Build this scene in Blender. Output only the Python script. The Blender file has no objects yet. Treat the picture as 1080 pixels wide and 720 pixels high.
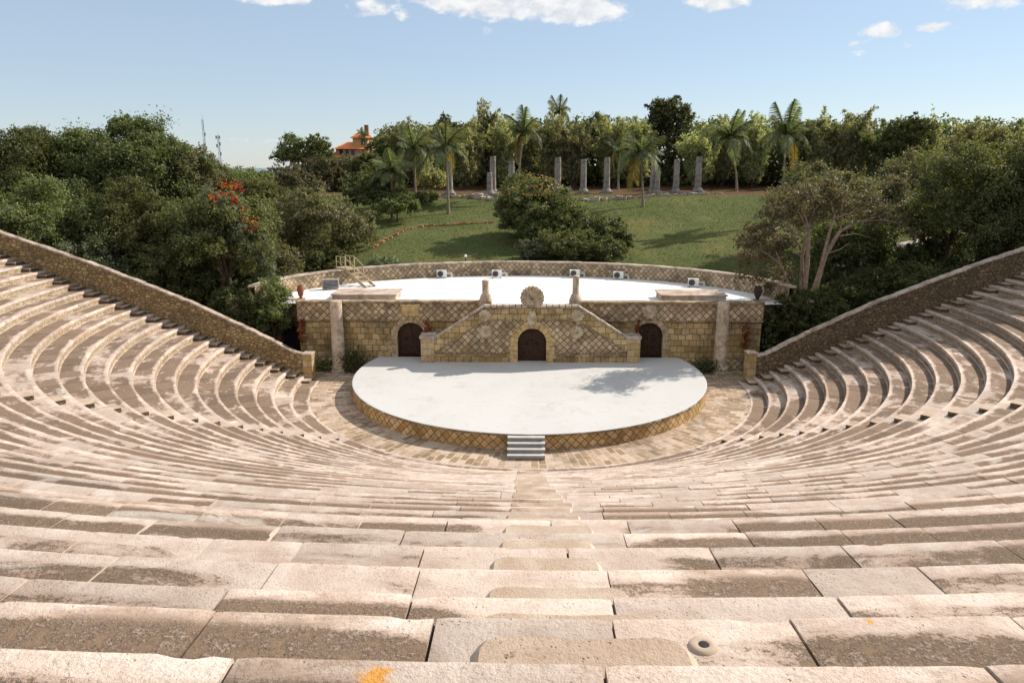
import bpy, math, random
import numpy as np
from mathutils import Vector, noise as mnoise
random.seed(7)
C = bpy.context.scene.collection
PI = math.pi
rad = math.radians

# ------------------------------------------------------------------ camera numbers (solved from the seating circles)
FPX = 771.37; PIT = rad(13.50); YAW = rad(0.864)
CX, CD, CH = -0.391, 46.07, 13.905
R0, RISE, Z0 = 13.89, 0.4038, -0.077
AW, AA = rad(92.74), rad(45.4)

def ray(px, py):
    a = (px-540)/FPX; b = (360-py)/FPX
    y = math.cos(PIT)+b*math.sin(PIT); z = -math.sin(PIT)+b*math.cos(PIT)
    c, s = math.cos(YAW), math.sin(YAW)
    return (c*a-s*y, s*a+c*y, z)
def at(px, py, Y):
    d = ray(px, py); t = (Y+CD)/d[1]
    return Vector((CX+t*d[0], Y, CH+t*d[2]))
def atz(px, py, z):
    d = ray(px, py); t = (z-CH)/d[2]
    return Vector((CX+t*d[0], -CD+t*d[1], z))

def sm(a, b, x):
    t = min(1, max(0, (x-a)/(b-a))); return t*t*(3-2*t)
def ground(x, y):
    R = math.hypot(x, y)
    seat = -.5+.4038*max(0, min(R, 52)-15.3)
    if y < 6: hill = .2
    elif y < 20: hill = .2+(y-6)/14*5.1
    elif y < 52: hill = 5.3+.153*(y-20)
    elif y < 76: hill = 10.2+.015*(y-52)
    else: hill = 10.56+.13*min(26, y-76)*sm(-24, -8, x)
    side = .2+.21*max(0, min(R, 60)-18)
    out = max(hill, side) if y < 20 else max(hill, side*max(0, 1-(y-20)/40))
    if R < 15.3 and y < 5: out = -.06
    k = sm(.8, 5, y) if R > 15.3 else 0
    if R <= 15.3:
        h = -.06 if y < 5 else out
    else:
        h = seat*(1-k)+out*k
    h += .12*mnoise.noise((x*.13, y*.13, 0)) if y > 17 else 0
    d = math.hypot(x, y-20)
    return h-sm(150, 480, d)*(h+15)
def gpix(px, py):
    d = ray(px, py); t = 55.0
    while t < 400:
        p = (CX+t*d[0], -CD+t*d[1], CH+t*d[2])
        if p[2] <= ground(p[0], p[1]): break
        t += .25
    return Vector((p[0], p[1], ground(p[0], p[1])))

# ------------------------------------------------------------------ node helpers
class NT:
    def __init__(s, name):
        s.m = bpy.data.materials.new(name); s.m.use_nodes = True
        s.t = s.m.node_tree; s.t.nodes.clear()
        s.out = s.n('ShaderNodeOutputMaterial')
    def n(s, typ, **kw):
        o = s.t.nodes.new(typ)
        for k, v in kw.items(): setattr(o, k, v)
        return o
    def l(s, a, b): s.t.links.new(a, b)
    def val(s, sock, v):
        if hasattr(v, 'is_output'): s.l(v, sock)
        else: sock.default_value = v
    def math(s, op, a, b=0.0, c=None, clamp=False):
        o = s.n('ShaderNodeMath', operation=op, use_clamp=clamp)
        s.val(o.inputs[0], a); s.val(o.inputs[1], b)
        if c is not None: s.val(o.inputs[2], c)
        return o.outputs[0]
    def mix(s, f, a, b, blend='MIX'):
        o = s.n('ShaderNodeMix', data_type='RGBA', blend_type=blend)
        s.val(o.inputs[0], f); s.val(o.inputs[6], a); s.val(o.inputs[7], b)
        return o.outputs[2]
    def noise(s, vec, scale, detail=4, rough=.6, dist=0):
        o = s.n('ShaderNodeTexNoise'); o.inputs['Scale'].default_value = scale
        o.inputs['Detail'].default_value = detail; o.inputs['Roughness'].default_value = rough
        o.inputs['Distortion'].default_value = dist
        if vec is not None: s.l(vec, o.inputs['Vector'])
        return o.outputs[0]
    def step(s, x, a, b):
        o = s.n('ShaderNodeMapRange', interpolation_type='SMOOTHSTEP')
        s.val(o.inputs[0], x); s.val(o.inputs[1], a); s.val(o.inputs[2], b)
        return o.outputs[0]
    def bsdf(s, col, rough=.9, bump=None, bs=.5, bd=.02, spec=.2, metal=0):
        b = s.n('ShaderNodeBsdfPrincipled')
        s.val(b.inputs['Base Color'], col); s.val(b.inputs['Roughness'], rough)
        b.inputs['Specular IOR Level'].default_value = spec; b.inputs['Metallic'].default_value = metal
        if bump is not None:
            k = s.n('ShaderNodeBump'); k.inputs['Strength'].default_value = bs; k.inputs['Distance'].default_value = bd
            s.val(k.inputs['Height'], bump); s.l(k.outputs[0], b.inputs['Normal'])
        s.l(b.outputs[0], s.out.inputs[0]); return b
def c4(r, g, b): return (r, g, b, 1)

def stone_mat(name, w, h, rot, c1, c2, mortar, ms=.03, offset=.5, stain=.6, stain_col=(.07, .055, .04), obj=False, bump=.6):
    t = NT(name)
    tc = t.n('ShaderNodeTexCoord'); src = tc.outputs['UV']
    ob = tc.outputs['Object']
    # wobble so courses are not ruler straight
    nz = t.n('ShaderNodeTexNoise'); nz.inputs['Scale'].default_value = 1.7; nz.inputs['Detail'].default_value = 2; t.l(src, nz.inputs['Vector'])
    sub = t.n('ShaderNodeVectorMath', operation='SUBTRACT'); t.l(nz.outputs['Color'], sub.inputs[0]); sub.inputs[1].default_value = (.5, .5, .5)
    mad = t.n('ShaderNodeVectorMath', operation='MULTIPLY_ADD'); t.l(sub.outputs[0], mad.inputs[0]); mad.inputs[1].default_value = (.17, .17, 0); t.l(src, mad.inputs[2])
    mp = t.n('ShaderNodeMapping'); mp.inputs['Rotation'].default_value = (0, 0, rot); t.l(mad.outputs[0], mp.inputs['Vector'])
    br = t.n('ShaderNodeTexBrick', offset=offset, squash=1.0)
    br.inputs['Color1'].default_value = c4(0, 0, 0); br.inputs['Color2'].default_value = c4(1, 1, 1); br.inputs['Mortar'].default_value = c4(.5, .5, .5)
    br.inputs['Scale'].default_value = 1; br.inputs['Mortar Size'].default_value = ms; br.inputs['Mortar Smooth'].default_value = .4
    br.inputs['Brick Width'].default_value = w; br.inputs['Row Height'].default_value = h
    t.l(mp.outputs[0], br.inputs['Vector'])
    col = t.mix(br.outputs['Color'], c4(*c1), c4(*c2))
    big_ = t.noise(ob, .35, 3, .6, .5); col = t.mix(.5, col, t.mix(t.step(big_, .35, .65), c4(.75, .72, .62), c4(1.2, 1.14, 1.12)), 'MULTIPLY')
    n1 = t.noise(ob, 9, 5, .7); col = t.mix(.75, col, t.mix(n1, c4(.35, .33, .30), c4(1.45, 1.42, 1.36)), 'MULTIPLY')
    col = t.mix(br.outputs['Fac'], col, c4(*mortar))
    n2 = t.noise(ob, .55, 6, .65, .6); n3 = t.noise(ob, 2.6, 5, .7)
    st = t.step(t.math('ADD', n2, t.math('MULTIPLY', n3, .45)), .62, .92)
    col = t.mix(t.math('MULTIPLY', st, stain), col, c4(*stain_col))
    hgt = t.math('ADD', t.math('MULTIPLY', br.outputs['Fac'], -1.0), t.math('MULTIPLY', n1, .9))
    t.bsdf(col, .95, hgt, bump, .05, .1)
    return t.m

def plain_mat(name, c1, c2, scale=3, rough=.85, bump=.3, bd=.01, spec=.2, metal=0, detail=5, lo=.35, hi=.65):
    t = NT(name); tc = t.n('ShaderNodeTexCoord'); ob = tc.outputs['Object']
    n1 = t.noise(ob, scale, detail, .65, .3)
    n2 = t.noise(ob, scale*7, 3, .7)
    col = t.mix(t.step(t.math('ADD', t.math('MULTIPLY', n1, .75), t.math('MULTIPLY', n2, .25)), lo, hi), c4(*c1), c4(*c2))
    t.bsdf(col, rough, n2, bump, bd, spec, metal); return t.m

def rubble_mat(name, c1, c2, c3, mortar, scale=4.5, stain=.6, stretch=(1, 1.5, 1)):
    t = NT(name); tc = t.n('ShaderNodeTexCoord'); ob = tc.outputs['Object']
    mp = t.n('ShaderNodeMapping'); mp.inputs['Scale'].default_value = stretch; t.l(tc.outputs['UV'], mp.inputs[0])
    v = t.n('ShaderNodeTexVoronoi', feature='F1'); v.inputs['Scale'].default_value = scale; t.l(mp.outputs[0], v.inputs['Vector'])
    e = t.n('ShaderNodeTexVoronoi', feature='DISTANCE_TO_EDGE'); e.inputs['Scale'].default_value = scale; t.l(mp.outputs[0], e.inputs['Vector'])
    sx = t.n('ShaderNodeSeparateColor'); t.l(v.outputs['Color'], sx.inputs[0])
    col = t.mix(sx.outputs[0], c4(*c1), c4(*c2)); col = t.mix(t.step(sx.outputs[1], .7, .95), col, c4(*c3))
    n1 = t.noise(ob, 12, 4, .7); col = t.mix(.7, col, t.mix(n1, c4(.4, .4, .4), c4(1.4, 1.4, 1.35)), 'MULTIPLY')
    ed = t.step(e.outputs['Distance'], .02, .12)
    col = t.mix(ed, c4(*mortar), col)
    n2 = t.noise(ob, .7, 6, .7, .5)
    col = t.mix(t.math('MULTIPLY', t.step(n2, .45, .7), stain), col, c4(.10, .08, .055))
    t.bsdf(col, .95, t.math('ADD', ed, n1), .8, .05, .1); return t.m

def leaf_mat(name, a, b, trans=.3, hue=.0, c=None, cf=.12):
    t = NT(name); g = t.n('ShaderNodeNewGeometry'); oi = t.n('ShaderNodeObjectInfo')
    col = t.mix(g.outputs['Random Per Island'], c4(*a), c4(*b))
    if c:
        k = t.math('GREATER_THAN', t.math('FRACT', t.math('MULTIPLY', g.outputs['Random Per Island'], 37.3)), 1-cf)
        col = t.mix(k, col, c4(*c))
    v = t.math('MULTIPLY_ADD', oi.outputs['Random'], .65, .78)
    hs = t.n('ShaderNodeHueSaturation'); t.l(col, hs.inputs['Color']); t.l(v, hs.inputs['Value'])
    t.val(hs.inputs['Hue'], t.math('MULTIPLY_ADD', oi.outputs['Random'], .04, .48))
    d = t.n('ShaderNodeBsdfPrincipled'); t.l(hs.outputs[0], d.inputs['Base Color']); d.inputs['Roughness'].default_value = .55
    d.inputs['Specular IOR Level'].default_value = .16
    tr = t.n('ShaderNodeBsdfTranslucent'); t.l(t.mix(1, hs.outputs[0], c4(1.3, 1.35, .6), 'MULTIPLY'), tr.inputs[0])
    mx = t.n('ShaderNodeMixShader'); mx.inputs[0].default_value = trans
    t.l(d.outputs[0], mx.inputs[1]); t.l(tr.outputs[0], mx.inputs[2]); t.l(mx.outputs[0], t.out.inputs[0])
    return t.m

# ------------------------------------------------------------------ materials
def tread_mat(name='seat_stone', block=False):
    t = NT(name); tc = t.n('ShaderNodeTexCoord'); ob = tc.outputs['Object']
    sp = t.n('ShaderNodeSeparateXYZ'); t.l(ob, sp.inputs[0]); x, y, z = sp.outputs
    R = t.math('SQRT', t.math('ADD', t.math('MULTIPLY', x, x), t.math('MULTIPLY', y, y)))
    ang = t.math('ARCTAN2', x, t.math('MULTIPLY', y, -1))
    acr = t.math('FRACT', t.math('SUBTRACT', R, R0-.05))
    rnd = t.n('ShaderNodeNewGeometry').outputs['Random Per Island']
    cb = t.n('ShaderNodeCombineXYZ'); t.l(t.math('MULTIPLY', ang, 30), cb.inputs[0]); t.l(t.math('MULTIPLY', R, 2.2), cb.inputs[1]); t.l(t.math('MULTIPLY', rnd, 3), cb.inputs[2])
    pol = cb.outputs[0]
    big = t.noise(pol, .16, 3, .55, .4); mid = t.noise(pol, 1.0, 7, .75, .6)
    fine = t.noise(ob, 13, 6, .8); spk = t.noise(ob, 48, 3, .8); low = t.noise(ob, 2.3, 4, .6, .4)
    wear = None
    for a, wd in ((0, .75), (AA, .7), (-AA, .7)):
        d = t.math('MULTIPLY', t.math('ABSOLUTE', t.math('SUBTRACT', ang, a)), R)
        w = t.math('SUBTRACT', 1, t.step(d, wd*.8, wd*1.5))
        wear = w if wear is None else t.math('MAXIMUM', wear, w)
    s = t.math('ADD', t.math('MULTIPLY', t.step(acr, .09, .30), .60), t.math('MULTIPLY', t.math('SUBTRACT', big, .52), 3.0))
    s = t.math('ADD', s, t.math('MULTIPLY', t.math('SUBTRACT', mid, .5), 1.9))
    s = t.math('ADD', s, t.math('MULTIPLY', t.math('SUBTRACT', rnd, .5), .42))
    s = t.math('SUBTRACT', s, t.math('MULTIPLY', wear, .45))
    if block: s = t.math('SUBTRACT', t.math('MULTIPLY', s, .6), .05)
    moss = t.step(s, .10, .54)
    edge = t.step(acr, .10, .22)
    grain = t.math('ADD', t.math('MULTIPLY', fine, .55), t.math('MULTIPLY', spk, .45))
    mg = t.step(t.math('ADD', t.math('MULTIPLY', moss, .66), t.math('MULTIPLY', t.math('SUBTRACT', grain, .5), 4.0)), .20, .86)
    mg = t.math('MULTIPLY', mg, t.step(moss, .02, .3))
    mg = t.math('MULTIPLY', mg, t.math('MULTIPLY_ADD', edge, .85, .15))
    base = t.mix(t.step(low, .3, .7), c4(.54, .43, .36), c4(.67, .575, .50)) if not block else t.mix(t.step(low, .3, .7), c4(.45, .345, .26), c4(.57, .475, .39))
    base = t.mix(t.math('MULTIPLY', t.step(s, .0, .40), .72), base, c4(.37, .265, .20))
    base = t.mix(.55, base, t.mix(t.step(grain, .36, .62), c4(.55, .50, .45), c4(1.16, 1.15, 1.14)), 'MULTIPLY')
    dark = t.mix(t.step(fine, .38, .64), c4(.045, .030, .017), c4(.205, .140, .088))
    col = t.mix(t.math('MULTIPLY', mg, .9), base, dark)
    sp2 = t.math('MULTIPLY', t.step(grain, .49, .60), t.math('MULTIPLY_ADD', edge, .34, .06))
    col = t.mix(sp2, col, dark)
    # pale lime wash patches
    lime = t.step(t.noise(pol, .55, 4, .5, .8), .63, .70)
    col = t.mix(t.math('MULTIPLY', lime, .6), col, c4(.64, .57, .50))
    if not block:
        # orange lichen, a patch with a place of its own
        for (lx, ly, lz, rr) in LICHEN:
            vm = t.n('ShaderNodeVectorMath', operation='DISTANCE'); t.l(ob, vm.inputs[0]); vm.inputs[1].default_value = (lx, ly, lz)
            k = t.step(t.math('ADD', t.math('DIVIDE', vm.outputs['Value'], rr), t.math('MULTIPLY', t.math('SUBTRACT', fine, .5), 2.6)), 1.0, .55)
            col = t.mix(t.math('MULTIPLY', k, .85), col, t.mix(spk, c4(.62, .20, .01), c4(.75, .42, .07)))
    pv = t.n('ShaderNodeTexVoronoi', feature='F1'); pv.inputs['Scale'].default_value = 30; t.l(ob, pv.inputs['Vector'])
    pore = t.math('MULTIPLY', t.math('SUBTRACT', 1, t.step(pv.outputs['Distance'], .08, .24)), t.step(t.noise(ob, 3.1, 3, .6), .50, .66))
    col = t.mix(t.math('MULTIPLY', pore, .45), col, c4(.16, .115, .08))
    tone = t.math('MULTIPLY_ADD', rnd, .34, .80)
    cbn = t.n('ShaderNodeCombineColor'); [t.l(tone, cbn.inputs[q]) for q in range(3)]
    col = t.mix(1, col, cbn.outputs[0], 'MULTIPLY')
    h = t.math('ADD', t.math('ADD', t.math('MULTIPLY', grain, 1), t.math('MULTIPLY', mg, -.5)), t.math('MULTIPLY', pore, -.6))
    t.bsdf(col, .95, h, .9, .022, .1); return t.m

LICHEN = []
_p = at(396, 700, -(CD-1.75)); LICHEN.append((atz(395, 700, 12.30).x, atz(395, 700, 12.30).y, 12.28, .075))
_q = atz(918, 651, 11.78); LICHEN.append((_q.x, _q.y, 11.76, .02))
_q = atz(897, 714, 12.28); LICHEN.append((_q.x, _q.y, 12.28, .012))

M = {}
M['tread'] = tread_mat()
M['block'] = tread_mat('step_stone', True)
M['riser'] = rubble_mat('riser_stone', (.50, .40, .27), (.58, .48, .36), (.40, .28, .14), (.30, .23, .16), 7, .45, (1, 1, 1))
M['joint'] = plain_mat('pale_joint_mortar', (.42, .33, .25), (.60, .50, .41), 2, .95, .3)
M['joint_dark'] = plain_mat('dirty_open_joint', (.05, .035, .025), (.14, .10, .075), 2, .95, .3)
M['block_side'] = rubble_mat('dark_step_side', (.20, .15, .10), (.28, .21, .14), (.13, .10, .065), (.09, .07, .045), 9, .5, (1, 1, 1))  # darker stone for the side faces of the step blocks
M['diamond'] = stone_mat('reticulated_stone', .34, .34, PI/4, (.38, .28, .165), (.74, .60, .43), (.155, .118, .075), .03, 0, .6)
M['diamond_small'] = stone_mat('reticulated_parapet_stone', .30, .30, PI/4, (.34, .255, .155), (.70, .57, .42), (.16, .12, .08), .026, 0, .6)
M['diamond_gold'] = stone_mat('golden_reticulated_stone', .33, .33, PI/4, (.46, .29, .115), (.76, .57, .34), (.17, .115, .065), .024, 0, .45)
M['ashlar'] = stone_mat('squared_golden_stone', .52, .42, 0, (.38, .275, .12), (.66, .51, .30), (.14, .105, .065), .022, .5, .65)
M['quoin'] = plain_mat('golden_quoin_stone', (.34, .23, .09), (.66, .50, .26), 2.2, .95, .6, .02)
M['wing_stone'] = stone_mat('dark_wing_stone', .5, .4, 0, (.20, .145, .08), (.34, .26, .16), (.06, .047, .03), .02, .5, .7)
M['cornice'] = plain_mat('weathered_cornice_stone', (.13, .095, .06), (.42, .32, .2), 2.0, .95, .6, .02)
M['carved'] = plain_mat('carved_pale_stone', (.32, .25, .16), (.62, .51, .37), 3.0, .95, .6, .03)
M['carved_dull'] = plain_mat('dull_arch_stone', (.24, .175, .10), (.52, .41, .27), 2.4, .95, .6, .03)
M['column'] = plain_mat('column_coral_stone', (.30, .22, .145), (.62, .51, .40), 2.4, .95, .7, .03)
M['grey_column'] = plain_mat('grey_column_stone', (.16, .14, .125), (.37, .33, .30), 1.8, .95, .7, .04)
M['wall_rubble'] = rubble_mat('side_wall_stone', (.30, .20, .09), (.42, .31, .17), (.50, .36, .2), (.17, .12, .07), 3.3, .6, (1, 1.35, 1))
M['wall_rubble_shaded'] = rubble_mat('shaded_side_wall_stone', (.17, .12, .07), (.25, .18, .11), (.29, .21, .13), (.09, .065, .045), 3.3, .65, (1, 1.35, 1))  # rubble of the left wall again, with the right wall's shade in its colours
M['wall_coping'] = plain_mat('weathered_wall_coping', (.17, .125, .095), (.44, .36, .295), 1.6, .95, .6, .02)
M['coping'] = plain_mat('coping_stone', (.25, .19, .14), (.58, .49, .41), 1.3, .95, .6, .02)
M['pier'] = stone_mat('pier_stone', .6, .45, 0, (.46, .33, .15), (.60, .48, .32), (.2, .15, .09), .015, .5, .35)
M['stage'] = None
M['wood'] = plain_mat('dark_door_wood', (.028, .014, .009), (.07, .034, .02), 5, .6, .4)
M['iron'] = plain_mat('dark_iron', (.02, .018, .016), (.06, .05, .045), 8, .5, .2, metal=.6)
M['roofslab'] = plain_mat('brown_concrete', (.28, .19, .14), (.55, .45, .37), 1.2, .9, .3)
M['ac_white'] = plain_mat('air_conditioner_paint', (.62, .62, .60), (.76, .76, .74), 2, .5, .05)
M['ac_grey'] = plain_mat('grey_sheet_metal', (.22, .21, .20), (.40, .38, .36), 3, .5, .1)
M['dark'] = plain_mat('black_grille', (.012, .012, .012), (.03, .03, .03), 6, .6, .1)
M['steel'] = plain_mat('painted_steel_step', (.42, .41, .39), (.54, .53, .50), 2, .55, .1)
M['steel_dark'] = plain_mat('painted_steel_riser', (.24, .24, .235), (.33, .33, .32), 2, .6, .1)
M['timber'] = plain_mat('yellowed_timber', (.34, .265, .16), (.52, .43, .29), 5, .8, .3)
M['terracotta'] = plain_mat('terracotta', (.16, .06, .035), (.34, .14, .08), 4, .85, .4)
M['urn_dark'] = plain_mat('blackened_urn', (.03, .022, .02), (.09, .06, .05), 4, .85, .4)
M['roof_tile'] = plain_mat('orange_roof_tile', (.58, .17, .055), (.74, .28, .10), 2.5, .85, .5)
M['house'] = plain_mat('ochre_house_plaster', (.52, .27, .10), (.60, .36, .16), 1.2, .9, .2)
M['house_pink'] = plain_mat('pink_house_plaster', (.38, .24, .17), (.48, .32, .24), 1.2, .9, .2)
M['glass'] = plain_mat('dark_window', (.02, .022, .025), (.04, .04, .045), 2, .2, .0, spec=.5)
M['mast'] = plain_mat('galvanised_mast', (.16, .19, .23), (.24, .27, .31), 2, .6, .1)
M['bark'] = plain_mat('brown_bark', (.05, .035, .024), (.15, .11, .08), 4, .95, .7, .03)
M['bark_pale'] = plain_mat('pale_bark', (.22, .15, .105), (.42, .32, .25), 3, .9, .5, .02)
M['bark_palm'] = plain_mat('palm_trunk_bark', (.16, .12, .085), (.32, .26, .2), 5, .9, .6, .02)
M['plinth'] = plain_mat('pale_plinth_stone', (.26, .2, .15), (.52, .44, .36), 1.6, .95, .6, .03)
M['edging'] = plain_mat('orange_edging_stone', (.24, .14, .065), (.42, .25, .12), 1.6, .95, .6, .05)
M['path'] = plain_mat('pale_path_concrete', (.38, .32, .27), (.52, .45, .40), .8, .95, .2)
M['yellow_wall'] = plain_mat('yellow_garden_wall', (.46, .30, .10), (.62, .45, .2), 1.6, .9, .4)
M['water'] = plain_mat('sea_water', (.03, .08, .13), (.05, .11, .17), .01, .25, .2, .2, spec=.5)
M['leaf_dark'] = leaf_mat('dark_leaf', (.042, .054, .022), (.165, .175, .075), .4)
M['leaf_mid'] = leaf_mat('mid_green_leaf', (.056, .072, .030), (.215, .222, .098), .42)
M['leaf_olive'] = leaf_mat('olive_leaf', (.066, .070, .035), (.21, .20, .11), .34, c=(.21, .125, .08), cf=.08)
M['leaf_brown'] = leaf_mat('olive_and_pod_leaf', (.085, .085, .048), (.25, .235, .14), .38, c=(.21, .125, .085), cf=.18)
M['leaf_bamboo'] = leaf_mat('bamboo_leaf', (.13, .138, .072), (.38, .37, .215), .5, c=(.37, .32, .17), cf=.12)
M['leaf_grey'] = leaf_mat('grey_green_leaf', (.075, .092, .055), (.21, .23, .14), .34)
M['leaf_palm'] = leaf_mat('palm_leaflet', (.072, .088, .042), (.21, .225, .12), .36)
M['leaf_palm_old'] = leaf_mat('old_palm_leaflet', (.17, .115, .04), (.28, .20, .075), .3)
M['leaf_yellow'] = leaf_mat('yellow_tipped_leaf', (.24, .15, .04), (.38, .24, .07), .3)
M['flower'] = leaf_mat('red_blossom', (.45, .015, .01), (.65, .04, .02), .3)
M['flower_orange'] = leaf_mat('orange_blossom', (.50, .10, .01), (.6, .17, .02), .3)
M['rust'] = leaf_mat('rust_red_creeper_leaf', (.10, .022, .012), (.30, .085, .035), .2)

def stage_mat(name, base, dirt, sc):
    t = NT(name); tc = t.n('ShaderNodeTexCoord'); ob = tc.outputs['Object']
    n = t.noise(ob, sc, 6, .6, .8); n2 = t.noise(ob, sc*9, 4, .7); n3 = t.noise(ob, .25, 3, .5, .5)
    col = t.mix(t.math('MULTIPLY', t.step(n, .5, .8), .5), c4(*base), c4(*dirt))
    col = t.mix(t.math('MULTIPLY', t.step(t.math('ADD', n2, t.math('MULTIPLY', n, .5)), .78, .95), .6), col, c4(*dirt))
    col = t.mix(t.math('MULTIPLY', t.step(n3, .35, .7), .35), col, c4(base[0]*.86, base[1]*.86, base[2]*.85))
    t.bsdf(col, .7, n2, .15, .004, .25); return t.m
M['stage'] = stage_mat('white_stage_paint', (.525, .52, .505), (.42, .395, .355), .45)
M['roofwhite'] = stage_mat('white_roof_coating', (.78, .78, .77), (.50, .36, .31), .5)

def paver_mat():
    t = NT('orchestra_paver_stone'); tc = t.n('ShaderNodeTexCoord'); ob = tc.outputs['Object']
    nz = t.n('ShaderNodeTexNoise'); nz.inputs['Scale'].default_value = 2; t.l(tc.outputs['UV'], nz.inputs['Vector'])
    sub = t.n('ShaderNodeVectorMath', operation='SUBTRACT'); t.l(nz.outputs['Color'], sub.inputs[0]); sub.inputs[1].default_value = (.5, .5, .5)
    mad = t.n('ShaderNodeVectorMath', operation='MULTIPLY_ADD'); t.l(sub.outputs[0], mad.inputs[0]); mad.inputs[1].default_value = (.08, .08, 0); t.l(tc.outputs['UV'], mad.inputs[2])
    br = t.n('ShaderNodeTexBrick', offset=.5)
    br.inputs['Color1'].default_value = c4(0, 0, 0); br.inputs['Color2'].default_value = c4(1, 1, 1); br.inputs['Mortar'].default_value = c4(.5, .5, .5)
    br.inputs['Scale'].default_value = 1; br.inputs['Mortar Size'].default_value = .03; br.inputs['Brick Width'].default_value = .74; br.inputs['Row Height'].default_value = .37
    t.l(mad.outputs[0], br.inputs['Vector'])
    rp = t.n('ShaderNodeValToRGB'); e = rp.color_ramp.elements
    e[0].color = c4(.25, .18, .115); e[1].color = c4(.55, .46, .38)
    for p, c in ((.3, (.36, .26, .17)), (.6, (.44, .33, .24)), (.8, (.51, .40, .32))):
        k = e.new(p); k.color = c4(*c)
    t.l(br.outputs['Color'], rp.inputs[0])
    n1 = t.noise(ob, 8, 5, .75); col = t.mix(.8, rp.outputs[0], t.mix(n1, c4(.35, .33, .3), c4(1.5, 1.48, 1.45)), 'MULTIPLY')
    col = t.mix(br.outputs['Fac'], col, c4(.52, .43, .34))
    n2 = t.noise(ob, .6, 5, .7, .6)
    col = t.mix(t.math('MULTIPLY', t.step(n2, .44, .70), .7), col, c4(.15, .11, .072))
    t.bsdf(col, .95, t.math('ADD', n1, t.math('MULTIPLY', br.outputs['Fac'], -.7)), .6, .03, .1)
    return t.m
M['paver'] = paver_mat()

def ground_mat():
    t = NT('lawn_and_soil'); tc = t.n('ShaderNodeTexCoord'); ob = tc.outputs['Object']
    a = t.n('ShaderNodeAttribute', attribute_name='soil')
    n = t.noise(ob, .12, 5, .6, .6); n2 = t.noise(ob, 1.1, 6, .7); n3 = t.noise(ob, 7, 4, .8)
    g = t.mix(t.step(n, .3, .7), c4(.060, .086, .028), c4(.126, .134, .050))
    g = t.mix(t.step(t.math('ADD', t.math('MULTIPLY', n2, .7), t.math('MULTIPLY', n3, .3)), .35, .7), g, t.mix(n3, c4(.070, .093, .029), c4(.155, .155, .064)))
    dry = t.step(t.math('ADD', n, t.math('MULTIPLY', n2, .5)), .84, .98)
    g = t.mix(t.math('MULTIPLY', dry, .5), g, c4(.24, .155, .06))
    so = t.mix(n2, c4(.075, .048, .028), c4(.21, .125, .065)); so = t.mix(t.step(n3, .35, .7), t.mix(.5, so, c4(.05, .03, .02)), so)
    k = t.step(t.math('ADD', a.outputs['Fac'], t.math('MULTIPLY', t.math('SUBTRACT', t.math('ADD', t.math('MULTIPLY', n2, .6), t.math('MULTIPLY', n3, .4)), .5), 2.4)), .38, .78)
    t.bsdf(t.mix(k, g, so), 1, t.math('ADD', n3, n2), .8, .12, .05); return t.m
M['ground'] = ground_mat()

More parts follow.
